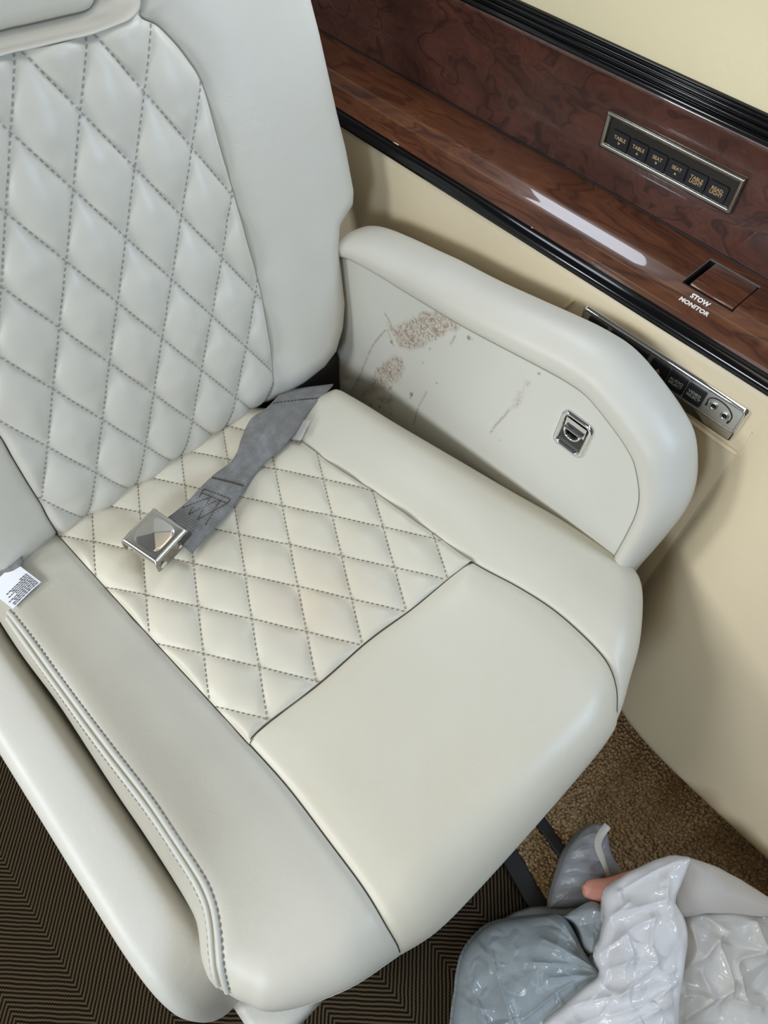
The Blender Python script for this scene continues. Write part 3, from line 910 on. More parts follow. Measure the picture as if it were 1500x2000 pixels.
bl = arr([(-0.640, -0.08), (-0.640, 0.0015)])
seat_patch('seat_bolster', left_out, S1, bl, front_l, 60, 150, False, LEATHER_GRIME_SHADE, 1.5, 1.35, ('left', 'front'))
seat_patch('quilted_cushion', cut(S1, 0, ca, 120), cut(S2, 0, cb_, 120), arr([S1[0], S2[0]]), XC, 190, 230, True, LEATHER_SEAT, 1.0, 1.0)
seat_patch('cushion_front', cut(S1, ca, 1, 120), cut(S2, cb_, 1, 120), XC, front_m, 90, 70, False, LEATHER_SEAT, 1.0, 1.5, ('front',))
seat_patch('seat_bolster', S2, right_out, arr([S2[0], right_out[0]]), front_r, 60, 150, False, LEATHER_LOW, 0.66, 1.2, ('right', 'front', 'back'))

# seam cords and stitching on the cushion
def lift2(Q, quilt=False, dz=0.0):
    z = cush_z(arr(Q), quilt)
    return np.c_[arr(Q), z + dz]


mb = MB()
for c, dz in ((S1[4:], 0.0002), (S2[10:], 0.0002), (XC, 0.0011)):
    mb.tube(lift2(c, False, dz), 0.00085, 6)
stuff(mb.build('seam_cord', SEAMDARK, seat))
A = arr(DATA['quilt_seat'])
Minv = np.linalg.inv(A[:, 1:])
mb = MB()
for fam in (0, 1):
    for k in range(-14, 15):
        tt = np.linspace(-14, 14, 2801)
        ij = np.c_[np.full_like(tt, k), tt] if fam == 0 else np.c_[tt, np.full_like(tt, k)]
        Q = (ij - A[:, 0]) @ Minv.T
        ok = inside(Q, INSERT) & (Q[:, 0] > -0.64)
        if ok.sum() < 8:
            continue
        Q = Q[ok]
        P = lift2(Q, True, 0.0007)
        stitches(mb, P, np.tile((0, 0, 1.0), (len(P), 1)))
stuff(mb.build('stitching', THREAD, seat))

# left welt with its two rows of stitching
def inset(curve, d):
    c = arr(curve)
    t = np.gradient(c, axis=0)
    t /= np.linalg.norm(t, axis=1)[:, None]
    return c + np.c_[-t[:, 1], t[:, 0]] * d


wu, wm, wl_ = (spl(DATA[k], 150)[:149] for k in ('welt_up', 'welt_mid', 'welt_low'))
mb = MB()
for a_, b_ in ((wu, wm), (wm, wl_)):
    f = 0.5
    mb.tube(lift2(a_ * (1 - f) + b_ * f, False, -0.0003), 0.0036, 10)
mb.build('welt', PIPING, seat)
mb = MB()
for c_, dz, side in ((wu, 0.0006, 1.0), (wl_, 0.0006, -1.0)):
    P = lift2(c_, False, dz)
    stitches(mb, P, np.tile((0.1, -0.35, 1.0), (len(P), 1)), 0.0034, 0.0030, 0.0009, 0.0009)
re = even(right_out[8:80], 90)
P = lift2(inset(re, 0.0075), False, 0.0002)
stitches(mb, P, np.tile((0, 0.6, 1.0), (len(P), 1)), 0.0035, 0.003, 0.0008, 0.0008)
stuff(mb.build('stitching', THREAD_PALE, seat))
mb = MB()
P = lift2(inset(re, 0.0045), False, 0.0003)
mb.tube(P, 0.0012, 6)
mb.build('welt', PIPING, seat)

# ---- backrest
TH = math.radians(14)
BP = arr((-0.60, 0.0, 0.47))
EV = arr((-math.sin(TH), 0, math.cos(TH)))
EN = arr((math.cos(TH), 0, math.sin(TH)))


def back3(u, v, w):
    u, v, w = np.broadcast_arrays(u, v, w)
    return BP + u[..., None] * arr((0, 1, 0)) + v[..., None] * EV + w[..., None] * EN


bsr = DATA['back_seam_right']
bor = DATA['back_out_right']
UC = 0.18
SR = spl(bsr + [(0.352, 0.490), (0.354, 0.56), (0.354, 0.64)], 160)
sl = [(0.004, -0.012)] + DATA['back_seam_left'][::-1] + [(0.013, 0.23), (0.005, 0.29), (-0.005, 0.35), (-0.012, 0.40), (-0.010, 0.44), (0.0, 0.46), (0.012, 0.472), (0.014, 0.49), (0.012, 0.56), (0.010, 0.64)]
SL = spl(sl, 160)
ORt = even(arr(bor[3:] + [(0.548, 0.50), (0.54, 0.58), (0.52, 0.64)]), 160)
OL = spl([(-0.02, -0.015), (-0.060, -0.012), (-0.085, 0.004), (-0.10, 0.05), (-0.115, 0.12), (-0.118, 0.2), (-0.14, 0.24), (-0.15, 0.4), (-0.14, 0.64)], 160)
BOT = [(-0.06, -0.012), (0.05, -0.014), (0.15, -0.018), (0.25, -0.018)] + bor[:4]
BOUT = np.vstack([OL[::-1][:-12], arr([(-0.02, -0.016), (0.09, -0.018), (0.2, -0.018)]), arr(bor[:3]), ORt, ])
BRAD = np.r_[np.full(len(OL) - 12, 0.03), np.full(3, 0.055), np.full(3, 0.05), np.interp(np.linspace(0, 1, 160), [0, .12, .3, .36, 1], [0.045, 0.036, 0.026, 0.024, 0.030])]
LIP = spl([(0.014, 0.49), (0.022, 0.482), (0.05, 0.481), (0.12, 0.480)] + DATA['back_lip'][:-1] + [(0.350, 0.487)], 120)


def qual_back(Q):
    A = arr(DATA['quilt_back'])
    return A[0][0] + Q @ A[0][1:], A[1][0] + Q @ A[1][1:]


def back_w(Q, quilt=False):
    d, r = seg_dist(Q, BOUT, False, BRAD)
    d = np.where(inside(Q, np.vstack([BOUT, [(-0.14, 0.70)]])), d, 0)
    U = np.clip(1 - d / r, 0, 1)
    w = -r * (1 - np.sqrt(np.clip(1 - U * U, 0, 1)))
    ds = np.minimum(seg_dist(Q, SR), seg_dist(Q, SL))
    g = 0.006 * np.exp(-(ds / 0.0042) ** 1.3) + 0.007 * np.exp(-(ds / 0.03) ** 2) * (0.5 if quilt else 1)
    w = w - g + 0.004
    if quilt:
        i, j = qual_back(Q)
        a = np.hypot(np.sin(math.pi * i) * np.sin(math.pi * j), 0.05)
        dl = seg_dist(Q, LIP)
        w = w + (0.0125 * a ** 0.42 - 0.0075) * (1 - np.exp(-ds / 0.004)) - 0.004 * np.exp(-(dl / 0.004) ** 1.5)
        w += 0.0007 * vnoise(Q, 60, 5)
    w = w + 0.0013 * vnoise(Q, 9, 4)
    return w


def back_patch(name, left, right, bottom, top, ns, nt, quilt, mat, sp=1.0, skirt=None, tp=1.0):
    S = np.linspace(0, 1, ns) ** sp if sp >= 1 else 1 - (1 - np.linspace(0, 1, ns)) ** (1 / sp)
    T = np.linspace(0, 1, nt) ** tp
    P = coons(left, right, bottom, top, S, T)
    w = back_w(P.reshape(-1, 2), quilt).reshape(P.shape[:2])
    V = [tuple(v) for v in back3(P[..., 0], P[..., 1], w).reshape(-1, 3)]
    F = grid_faces(nt, ns)
    for side in (skirt or ()):
        rim = {'left': [i * ns for i in range(nt)][::-1], 'right': [i * ns + ns - 1 for i in range(nt)], 'bottom': [j for j in range(ns)]}[side]
        prev = rim
        for k, dep in enumerate((0.01, 0.03, 0.07, 0.11)):
            cur = []
            for v in rim:
                p = arr(V[v]) - EN * dep
                if side != 'bottom':
                    p[1] += (0.18 - p[1]) * 0.03 * k
                cur.append(len(V))
                V.append(tuple(p))
            for a in range(len(rim) - 1):
                F.append((prev[a + 1], prev[a], cur[a], cur[a + 1]))
            prev = cur
    return link(name, mesh_from(V, F), mat, seat)


t_sr = nearest_param(SR, LIP[-1])
t_sl = nearest_param(SL, LIP[0])
botQ = arr([SL[0], (0.12, -0.018), (0.24, -0.018), SR[0]])
back_patch('quilted_backrest', cut(SL, 0, t_sl, 150), cut(SR, 0, t_sr, 150), botQ, LIP, 210, 250, True, LEATHER, 1.0, ('bottom',), 1.0)
back_patch('backrest_bolster', SR, ORt, arr([SR[0]] + bor[1:4]), arr([SR[-1], ORt[-1]]), 70, 200, False, LEATHER, 0.6, ('right', 'bottom'), 1.1)
back_patch('backrest_bolster', OL, SL, arr([OL[0], SL[0]]), arr([OL[-1], SL[-1]]), 60, 150, False, LEATHER, 1.5, ('left', 'bottom'), 1.1)


def backlift(Q, quilt, dw):
    Q = arr(Q)
    return back3(Q[:, 0], Q[:, 1], back_w(Q, quilt) + dw)


mb = MB()
mb.tube(backlift(SR[:int(160 * t_sr) + 2], False, 0.0003), 0.0009, 6)
mb.tube(backlift(SL[:int(160 * t_sl)], False, 0.0003), 0.0008, 6)
stuff(mb.build('seam_cord', SEAMDARK, seat))
BINS = np.vstack([cut(SL, 0, t_sl, 80), LIP, cut(SR, 0, t_sr, 80)[::-1]])
A = arr(DATA['quilt_back'])
Minv = np.linalg.inv(A[:, 1:])
mb = MB()
for fam in (0, 1):
    for k in range(-16, 17):
        tt = np.linspace(-16, 16, 3201)
        ij = np.c_[np.full_like(tt, k), tt] if fam == 0 else np.c_[tt, np.full_like(tt, k)]
        Q = (ij - A[:, 0]) @ Minv.T
        ok = inside(Q, BINS)
        if ok.sum() < 8:
            continue
        P = backlift(Q[ok], True, 0.0008)
        stitches(mb, P, np.tile(EN, (len(P), 1)), 0.0036, 0.0030, 0.0008)
stuff(mb.build('stitching', THREAD_BACK, seat))

# piped edge along the backrest side, standing a little proud
mb = MB()
oe = ORt[18:150]
P = back3(oe[:, 0] - 0.0008, oe[:, 1], back_w(oe) + 0.0005 * 0 - 0.002)
mb.tube(P, 0.0014, 6)
mb.build('welt', PIPING, seat)

# headrest surround (raised lip) and headrest pad
outer = np.vstack([arr([(0.012, 0.64), (0.012, 0.56), (0.014, 0.50)]), LIP, arr([(0.352, 0.50), (0.354, 0.56), (0.354, 0.64)])])
outer = even(outer, 170)
pad = DATA['back_pad']
inner = spl([(0.05, 0.64), (0.05, 0.56), (0.05, 0.515), (0.056, 0.503), (0.07, 0.500), (0.14, 0.497)] + pad[:4] + [(0.3085, 0.4885), (0.3140, 0.4945), (0.316, 0.503), (0.317, 0.56), (0.317, 0.64)], 170)
S = np.linspace(0, 1, 26)
wp = np.interp(S, [0, .03, .08, .15, .24, .34, .60, .90, 1.0], [-0.004, 0.002, 0.0055, 0.0065, 0.0035, -0.004, -0.014, -0.021, -0.0235])
G = []
for k in range(len(S)):
    q = outer * (1 - S[k]) + inner * S[k]
    G.append(back3(q[:, 0], q[:, 1], np.full(len(q), wp[k])))
grid_obj('headrest_surround', arr(G), LEATHER, seat, flip=True)
ins = arr([(0.19, 0.60)])
G = []
for k, (f, ww) in enumerate(((0.0, -0.0245), (0.006, -0.016), (0.02, -0.0105), (0.05, -0.007), (0.12, -0.004), (0.3, 0.0), (0.6, 0.004), (1.0, 0.006))):
    q = inner * (1 - f) + ins * f
    G.append(back3(q[:, 0], q[:, 1], np.full(len(q), ww)))
grid_obj('headrest_pad', arr(G), LEATHER, seat, flip=True)
mb = MB()
mb.tube(back3(inner[:, 0], inner[:, 1], np.full(len(inner), -0.0205)), 0.0012, 6)
stuff(mb.build('seam_cord', THREAD_PALE, seat))

# ---- wall-side armrest: stained inner panel, padded rim
AP = spl(DATA['arm_edge'], 150)
AP = np.vstack([AP, [AP[-1] + arr((0.001, -0.008, -0.08)) * t for t in (0.5, 1.0)]])
PN = arr((0, -1, 0.12))
PN /= np.linalg.norm(PN)
tang = np.gradient(AP, axis=0)
tang /= np.linalg.norm(tang, axis=1)[:, None]
for _ in range(3):
    tang[1:-1] = (tang[:-2] + tang[1:-1] * 2 + tang[2:]) / 4
outw = np.cross(tang, PN)
outw /= np.linalg.norm(outw, axis=1)[:, None]
if outw[10][2] < 0:
    outw = -outw
dl = np.r_[0, np.cumsum(np.linalg.norm(np.diff(AP, axis=0), axis=1))]
dl /= dl[-1]
ws = np.interp(dl, [0, .05, .2, .45, .62, .75, .85, 1], [0.60, 0.72, 0.95, 1.02, 1.0, 0.72, 0.56, 0.50])
rimp = spl([(-0.001, 0.0030), (0.0, 0.0012), (0.0035, -0.0035), (0.011, -0.0075), (0.022, -0.0080), (0.033, -0.002), (0.041, 0.008), (0.0455, 0.021), (0.0465, 0.036), (0.044, 0.052), (0.036, 0.064), (0.022, 0.070), (0.0, 0.072)], 44)
G = []
for a_, b_ in rimp:
    row = AP + outw * (a_ * ws)[:, None] - PN * b_
    G.append(row)
G = arr(G)
grid_obj('armrest_rim', G, LEATHER, seat, flip=False)
ex = AP[:150]
xs = np.unique(np.r_[np.linspace(-0.70, -0.16, 330), np.linspace(-0.16, -0.117, 40)])
o_ = np.argsort(ex[:, 0])
ztop = np.interp(xs, ex[o_, 0], ex[o_, 2])
ztop = np.where(xs < ex[0, 0], ex[0, 2], ztop)
ts = np.linspace(0, 1, 190)
Zg = 0.33 + (ztop[None, :] - 0.33) * ts[:, None]
Xg = np.broadcast_to(xs[None, :], Zg.shape)
Yg = 0.4955 + 0.12 * (Zg - 0.46)
panel = grid_obj('armrest_panel', np.stack([Xg, Yg, Zg], -1), LEATHER_STAIN, seat)
Qp = np.c_[Xg.reshape(-1), Zg.reshape(-1)]
st = np.zeros(len(Qp))
for nm in ('stainA', 'stainB', 'stainC', 'stainD'):
    d = seg_dist(Qp, DATA[nm], True)
    d = np.where(inside(Qp, DATA[nm]), d, -d)
    k = {'stainA': 1.0, 'stainB': 0.95, 'stainC': 0.85, 'stainD': 0.6}[nm]
    st = np.maximum(st, k * np.clip(d / 0.006 + 0.45 + 0.5 * vnoise(Qp, 90, 9), 0, 1))
sp = np.zeros(len(Qp))
for nm in [k for k in DATA if k.startswith('stainL')]:
    d = seg_dist(Qp, spl(DATA[nm], 20))
    st = np.maximum(st, 0.75 * np.clip(1.25 - d / 0.0022, 0, 1))
    sp = np.maximum(sp, 0.5 * np.clip(1.0 - d / 0.0012, 0, 1) * (vnoise(Qp, 140, 11) > 0.0))
for (x, z, r) in ((-0.405, 0.6211, .0026), (-0.481, 0.468, .0027), (-0.523, 0.448, .0022), (-0.532, 0.529, .0022), (-0.455, 0.585, .0012), (-0.462, 0.565, .0013), (-0.50, 0.575, .0015), (-0.32, 0.508, .001), (-0.298, 0.64, .0015),
                  (-0.36, 0.40, .0012), (-0.305, 0.45, .001), (-0.515, 0.40, .0018), (-0.54, 0.395, .002), (-0.56, 0.385, .0025), (-0.435, 0.632, .002), (-0.449, 0.632, .0016), (-0.44, 0.52, .0012), (-0.47, 0.535, .0013)):
    d = np.hypot(Qp[:, 0] - x, Qp[:, 1] - z)
    sp = np.maximum(sp, np.clip(1.6 - d / r, 0, 1))
for nm, vals in (('stain', st), ('spot', sp)):
    at = panel.data.attributes.new(nm, 'FLOAT', 'POINT')
    at.data.foreach_set('value', vals.astype(np.float32))
mb = MB()
mb.tube(AP[:150] - PN * -0.0 + PN * 0.0004, 0.0006, 5)
stuff(mb.build('seam_cord', mat_new('seam_grey', (0.34, 0.325, 0.28), 0.8)[0], seat))

# latch: chrome frame, dark well, pull ring
lx0, lx1, lz0, lz1 = -0.2530, -0.2070, 0.5700, 0.6245
lc = arr(((lx0 + lx1) / 2, 0, (lz0 + lz1) / 2))
lc[1] = 0.4955 + 0.12 * (lc[2] - 0.46)
ZA = np.cross(PN, arr((1, 0, 0)))
if ZA[2] < 0:
    ZA = -ZA
XA = arr((1, 0, 0))


def on_panel(a, b, h):
    return lc + XA * a + ZA * b + PN * h


mb = MB()
Ws, Hs = lx1 - lx0, lz1 - lz0
loops = [(0.0, 0.0, 0.0), (0.0004, 0.0016, 0.0005), (0.0012, 0.0034, 0.0018), (0.0026, 0.0046, 0.004), (0.0044, 0.0046, 0.0052), (0.0062, 0.0036, 0.0062), (0.0074, 0.0018, 0.007), (0.0080, 0.0004, 0.0075)]
G = []
for d_, h_, _ in loops:
    q = rrect(Ws - 2 * d_, Hs - 2 * d_, max(0.0095 - d_ * 0.75, 0.003), 7)
    G.append([on_panel(a, b, h_) for a, b in q])
latch = grid_obj('latch', arr(G), CHROME, seat, wrap_c=True)
q = rrect(Ws - 0.0160, Hs - 0.0160, 0.004, 7)
mb = MB()
mb.add([on_panel(a, b, 0.0006) for a, b in q], [tuple(range(len(q)))])
mb.build('latch_well', mat_new('dark_well', (0.06, 0.06, 0.055), 0.3, 0.6)[0], latch)
# sloping bright plate at the top of the well
mb = MB()
w2_ = Ws / 2 - 0.0085
V = [on_panel(-w2_, Hs / 2 - 0.0085, 0.0036), on_panel(w2_, Hs / 2 - 0.0085, 0.0036), on_panel(w2_, 0.0015, 0.0010), on_panel(-w2_, 0.0015, 0.0010)]
mb.add(V, [(0, 3, 2, 1)])
mb.add([on_panel(-w2_, -Hs / 2 + 0.0115, 0.0010), on_panel(w2_, -Hs / 2 + 0.0115, 0.0010), on_panel(w2_, -Hs / 2 + 0.0085, 0.0030), on_panel(-w2_, -Hs / 2 + 0.0085, 0.0030)], [(0, 3, 2, 1)])
mb.build('latch_plate', CHROME, latch)
mb = MB()
an = np.linspace(math.pi * 1.02, math.pi * 1.98, 22)
mb.tube([on_panel(0.0105 * math.cos(a), 0.0045 + 0.0105 * math.sin(a), 0.0052 + 0.001 * math.sin(a)) for a in an], 0.0017, 8)
mb.tube([on_panel(-0.0125, 0.0055, 0.004), on_panel(0.0125, 0.0055, 0.004)], 0.0019, 8)
mb.build('pull_ring', CHROME, latch)
mb = MB()
an = np.linspace(math.pi, 2 * math.pi, 22)
mb.tube([on_panel(0.0080 * math.cos(a), 0.0040 + 0.0070 * math.sin(a), 0.0042) for a in an], 0.0022, 8)
mb.build('latch_tongue', BLACK, latch)

# ---- aisle-side armrest, lowered level with the cushion
aw0, aw1, atop = -0.190, -0.1150, 0.444
path = spl([(-0.80, atop), (-0.60, atop), (-0.40, atop), (-0.25, atop - .001), (-0.175, atop - 0.004), (-0.125, atop - 0.020), (-0.094, atop - 0.054), (-0.080, atop - 0.105), (-0.078, atop - 0.16), (-0.084, atop - .20)], 90)
tg = np.gradient(path, axis=0)
tg /= np.linalg.norm(tg, axis=1)[:, None]
nrm = np.c_[-tg[:, 1], tg[:, 0]]
nrm = np.where(nrm[:, 1:2] < 0, -nrm, nrm)
nrm[path[:, 0] > -0.13, :] = np.c_[-tg[:, 1], tg[:, 0]][path[:, 0] > -0.13, :]
aw = aw1 - aw0
cs = spl([(-aw / 2 + 0.002, -0.085), (-aw / 2, -0.06), (-aw / 2 + 0.0005, -0.030), (-aw / 2 + 0.004, -0.014), (-aw / 2 + 0.013, -0.003), (-aw / 2 + 0.028, 0.0), (aw / 2 - 0.022, -0.001), (aw / 2 - 0.010, -0.005), (aw / 2 - 0.002, -0.015), (aw / 2, -0.030), (aw / 2, -0.06), (aw / 2 - .002, -0.085)], 46)
G = []
for i in range(len(path)):
    sc = np.interp(path[i, 1], [atop - 0.20, atop - 0.06, atop], [0.72, 0.98, 1.0])
    row = []
    for a_, b_ in cs:
        bb = b_ * np.interp(i, [0, 50, 89], [1, 1, 0.55])
        row.append((path[i, 0] + nrm[i, 0] * bb, (aw0 + aw1) / 2 + a_ * sc, path[i, 1] + nrm[i, 1] * bb))
    G.append(row)
G = arr(G)
grid_obj('armrest', G, LEATHER, seat, flip=False)

rbox('seat_shell', (-0.700, 0.185, 0.33), 0.15, 0.62, 0.25, 0.03, BLACKMAT, seat)
# ---- seat base and leather skirt under the cushion
mb = MB()
o = rbox('seat_base', (-0.345, 0.155, 0.185), 0.60, 0.52, 0.26, 0.03, LEATHER, seat)
rbox('skirt_panel', (-0.070, -0.120, 0.205), 0.105, 0.075, 0.17, 0.012, LEATHER, seat)
rbox('seat_plinth', (-0.33, 0.16, 0.030), 0.56, 0.48, 0.06, 0.01, BLACKMAT, seat)

# ------------------------------------------------------------------ seat belt with buckle
def band(name, L, R_, mat, parent, n=90, thick=0.0016):
    L, R_ = spl(L, n), spl(R_, n)
    m = 9
    S = np.linspace(0, 1, m)
    G = L[:, None] * (1 - S[None, :, None]) + R_[:, None] * S[None, :, None]
    G[..., 2] += 0.0012 * np.sin(math.pi * S)[None, :]
    top = G.reshape(-1, 3)
    Vv = np.vstack([top, top - arr((0, 0, thick))])
    F = grid_faces(n, m) + [tuple(reversed(f)) for f in grid_faces(n, m, n * m)]
    for i in range(n - 1):
        F.append((i * m, (i + 1) * m, n * m + (i + 1) * m, n * m + i * m))
        F.append(((i + 1) * m + m - 1, i * m + m - 1, n * m + i * m + m - 1, n * m + (i + 1) * m + m - 1))
    me = mesh_from(Vv, F)
    uvl = me.uv_layers.new(name='UVMap')
    Lm = np.linalg.norm(np.diff(L, axis=0), axis=1).sum()
    uv = np.zeros((len(Vv), 2))
    tt = np.repeat(np.linspace(0, 1, n), m)
    ss = np.tile(S, n)
    uv[:n * m] = np.c_[ss, tt * Lm / 0.30]
    uv[n * m:] = uv[:n * m]
    li = np.zeros(len(me.loops), int)
    me.loops.foreach_get('vertex_index', li)
    uvl.data.foreach_set('uv', uv[li].reshape(-1).astype(np.float32))
    return link(name, me, mat, parent), G


belt = empty('seat_belt', (-0.5, 0.09, 0.475), 'grey webbing seat belt half with square chrome buckle lying on the quilted cushion', 'seat belt')
bl_ = [(-0.640, 0.372, 0.430), (-0.625, 0.365, 0.455)] + DATA['beltR_l'] + [(-0.5215, 0.100, 0.503)]
br_ = [(-0.612, 0.450, 0.415), (-0.597, 0.440, 0.437)] + DATA['beltR_r']
webo, WG = band('webbing', bl_, br_, WEB, belt)
# box-and-cross stitching near the buckle, zigzag rows
mb = MB()
nb = WG.shape[0]


def onband(t, s):
    i = t * (nb - 1)
    j = s * 8
    i0, j0 = int(min(i, nb - 2)), int(min(j, 7))
    fi, fj = i - i0, j - j0
    return (WG[i0, j0] * (1 - fi) * (1 - fj) + WG[i0 + 1, j0] * fi * (1 - fj) + WG[i0, j0 + 1] * (1 - fi) * fj + WG[i0 + 1, j0 + 1] * fi * fj)


def thread_line(pts, dash=0.0032, gap=0.0012):
    P = arr([onband(t, s) for t, s in pts])
    P = even(P, 60)
    stitches(mb, P, np.tile((0, 0, 1.0), (60, 1)), dash, gap, 0.0009, 0.0008, 0.0006)


T0, T1 = 0.785, 0.905
thread_line([(T0, .12), (T0, .86)])
thread_line([(T0 + .02, .12), (T0 + .02, .86)])
thread_line([(T0, .12), (T0 + .02, .12)], 0.002, 0.0005)
thread_line([(T0, .86), (T0 + .02, .86)], 0.002, 0.0005)
for a, b in (((T0 + .02, .14), (T1, .30)), ((T1, .30), (T0 + .02, .62)), ((T0 + .02, .40), (T1, .56)), ((T1, .56), (T0 + .02, .86)), ((T0 + .02, .66), (T1, .80)), ((T1 - .01, .05), (T0 + .03, .38))):
    thread_line([a, b])
zig = [(0.715 + 0.010 * (k % 2), 0.04 + 0.92 * k / 26) for k in range(27)]
for a, b in zip(zig[:-1], zig[1:]):
    P = arr([onband(*a), onband(*b)])
    stitches(mb, even(P, 4), np.tile((0, 0, 1.0), (4, 1)), 0.0026, 0.0004, 0.0008, 0.0008, 0.0006)
zig = [(0.245 + 0.010 * (k % 2), 0.04 + 0.92 * k / 26) for k in range(27)]
for a, b in zip(zig[:-1], zig[1:]):
    P = arr([onband(*a), onband(*b)])
    stitches(mb, even(P, 4), np.tile((0, 0, 1.0), (4, 1)), 0.0026, 0.0004, 0.0008, 0.0008, 0.0006)
stuff(mb.build('stitching', SEAMDARK, belt))
# small folded maker's tag poking out under the webbing
mb = MB()
Lb = arr([(-0.545, 0.338, 0.4835), (-0.525, 0.312, 0.4820), (-0.514, 0.320, 0.4835), (-0.530, 0.350, 0.4860)])
mb.add(list(Lb) + list(Lb - arr((0, 0, 0.0009))), [(0, 1, 2, 3), (7, 6, 5, 4), (0, 4, 5, 1), (1, 5, 6, 2), (2, 6, 7, 3), (3, 7, 4, 0)])
mb.build('fabric_tag', mat_new('tag_grey', (0.5, 0.47, 0.42), 0.7)[0], belt)

# buckle: lid with raised pyramid, body with side cheeks and pins
la, lb, lc_, ld = [arr(p) for p in DATA['lid']]          # far-left, far-right, near-right, near-left corners
ctr = (la + lb + lc_ + ld) / 4
ux = ((lb - la) + (lc_ - ld)) / 2
uy = ((la - ld) + (lb - lc_)) / 2
hx, hy = np.linalg.norm(ux) / 2, np.linalg.norm(uy) / 2
ux /= np.linalg.norm(ux)
uz = np.cross(ux, uy)
uz /= np.linalg.norm(uz)
uy = np.cross(uz, ux)


def bk(a, b, h):
    return ctr + ux * a + uy * b + uz * h


buckle = bpy.data.objects.new('buckle', bpy.data.meshes.new('buckle'))
# lid: rounded-corner shell, slightly hollowed border, pyramid in a rounded square
n_ = 61
aa = np.linspace(-1, 1, n_)
Ag, Bg = np.meshgrid(aa, aa)
rr = (np.abs(Ag) ** 5 + np.abs(Bg) ** 5) ** 0.2
ex_ = hx * Ag
ey_ = hy * Bg
hgt = -0.0030 * np.clip((np.maximum(np.abs(Ag), np.abs(Bg)) - 0.86) / 0.14, 0, 1) ** 2
pyr = np.clip(1 - np.abs(Ag * 0.72 + Bg * 0.72) / 1.35 - np.abs(Ag * 0.72 - Bg * 0.72) / 1.35, 0, 1)
msk = np.clip((0.74 - (np.abs(Ag) ** 3.2 + np.abs(Bg) ** 3.2) ** (1 / 3.2)) / 0.05, 0, 1)
hgt = hgt + 0.0010 * (1 - msk) * np.clip(1 - rr, 0, 1) + msk * (-0.0009 + 0.0062 * pyr)
G = arr([[bk(ex_[i, j], ey_[i, j], hgt[i, j]) for j in range(n_)] for i in range(n_)])
mb = MB()
mb.add(G.reshape(-1, 3), grid_faces(n_, n_), True)
rim = [(0, j) for j in range(n_)] + [(i, n_ - 1) for i in range(1, n_)] + [(n_ - 1, j) for j in range(n_ - 2, -1, -1)] + [(i, 0) for i in range(n_ - 2, 0, -1)]
ring0 = [G[i, j] for i, j in rim]
ring1 = [p - uz * 0.0020 + (ctr - p) * -0.012 for p in ring0]
ring2 = [p - uz * 0.0042 for p in ring0]
ring3 = [p - uz * 0.0046 + (ctr - p) * 0.05 for p in ring0]
RG = arr([ring0, ring1, ring2, ring3])
mb.add(RG.reshape(-1, 3), grid_faces(4, len(rim), 0, True, False, True), True)
lid = mb.build('buckle_lid', CHROMEDULL if False else mat_new('brushed_chrome', (0.62, 0.60, 0.56), 0.24, 1.0)[0], belt)
# body: base plate and two cheeks
ax_b = (ux, uy, uz)
rbox('buckle_body', bk(0.0, -0.001, -0.0135), hx * 1.86, hy * 1.75, 0.0135, 0.003, CHROME, belt, ax_b)
for sgn in (1, -1):
    q = [(-hy * 1.02, -0.006), (-hy * 0.90, -0.0038), (hy * 0.6, -0.0038), (hy * 1.02, -0.007), (hy * 1.10, -0.013), (hy * 0.85, -0.0235), (-hy * 0.85, -0.0235), (-hy * 1.04, -0.017)]
    q = spl(q + [q[0]], 40)[:-1]
    x0, x1 = sgn * hx * 0.955, sgn * hx * 1.02
    mb = MB()
    Va = [bk(x0, b, h) for b, h in q]
    Vb = [bk(x1, b, h) for b, h in q]
    k = len(q)
    mb.add(Va + Vb, [tuple(range(k)), tuple(range(2 * k - 1, k - 1, -1))] + [(i, (i + 1) % k, k + (i + 1) % k, k + i) for i in range(k)])
    cheek = mb.build('buckle_cheek', CHROMEDULL, belt)
    for (b, h, r) in ((-hy * 0.72, -0.0150, 0.0048), (hy * 0.35, -0.0145, 0.0032)):
        mb = MB()
        mb.tube([bk(x1 - sgn * 0.001, b, h), bk(x1 + sgn * 0.0014, b, h)], r, 16)
        mb.build('rivet', CHROME, cheek)
mb = MB()
mb.tube([bk(-hx * 1.02, hy * 0.2, -0.004), bk(-hx * 1.05, -hy * 0.2, -0.0048), bk(-hx * 1.03, -hy * 0.9, -0.0060)], 0.0014, 8)
mb.build('lid_edge', CHROME, belt)
bpy.data.meshes.remove(buckle.data)

# second belt half at the aisle side: only a grey end and its care tag show
belt2 = empty('seat_belt', (-0.60, -0.07, 0.475), 'end of the other grey seat belt half with a white printed care tag', 'seat belt')
L2 = [(-0.655, -0.052, 0.452), (-0.635, -0.047, 0.470), (-0.6180, -0.0470, 0.4865), (-0.6050, -0.0440, 0.4885), (-0.5965, -0.0470, 0.4865), (-0.592, -0.0560, 0.4835)]
R2 = [(-0.645, -0.106, 0.445), (-0.628, -0.102, 0.464), (-0.6120, -0.0990, 0.478), (-0.6010, -0.0950, 0.4810), (-0.594, -0.0880, 0.4810), (-0.5900, -0.076, 0.4810)]
band('webbing', L2, R2, WEB, belt2, 40)
ta, tb, tc, td, te = [arr(p) for p in DATA['tag']]
up_ = arr((0, 0, 1.0))
tx = (tb - ta)
Lx = np.linalg.norm(tx)
tx /= Lx
ty = tc - tb
Ly = np.linalg.norm(ty)
ty /= Ly
n1, n2_ = 14, 14
G = []
for i in range(n1):
    row = []
    for j in range(n2_):
        a, b = i / (n1 - 1), j / (n2_ - 1)
        p = ta + tx * Lx * a + ty * (Ly * 1.08) * b
        row.append(p + up_ * (0.0062 + 0.0030 * (1 - a) + 0.0012 * math.sin(3 * b + 1)))
    G.append(row)
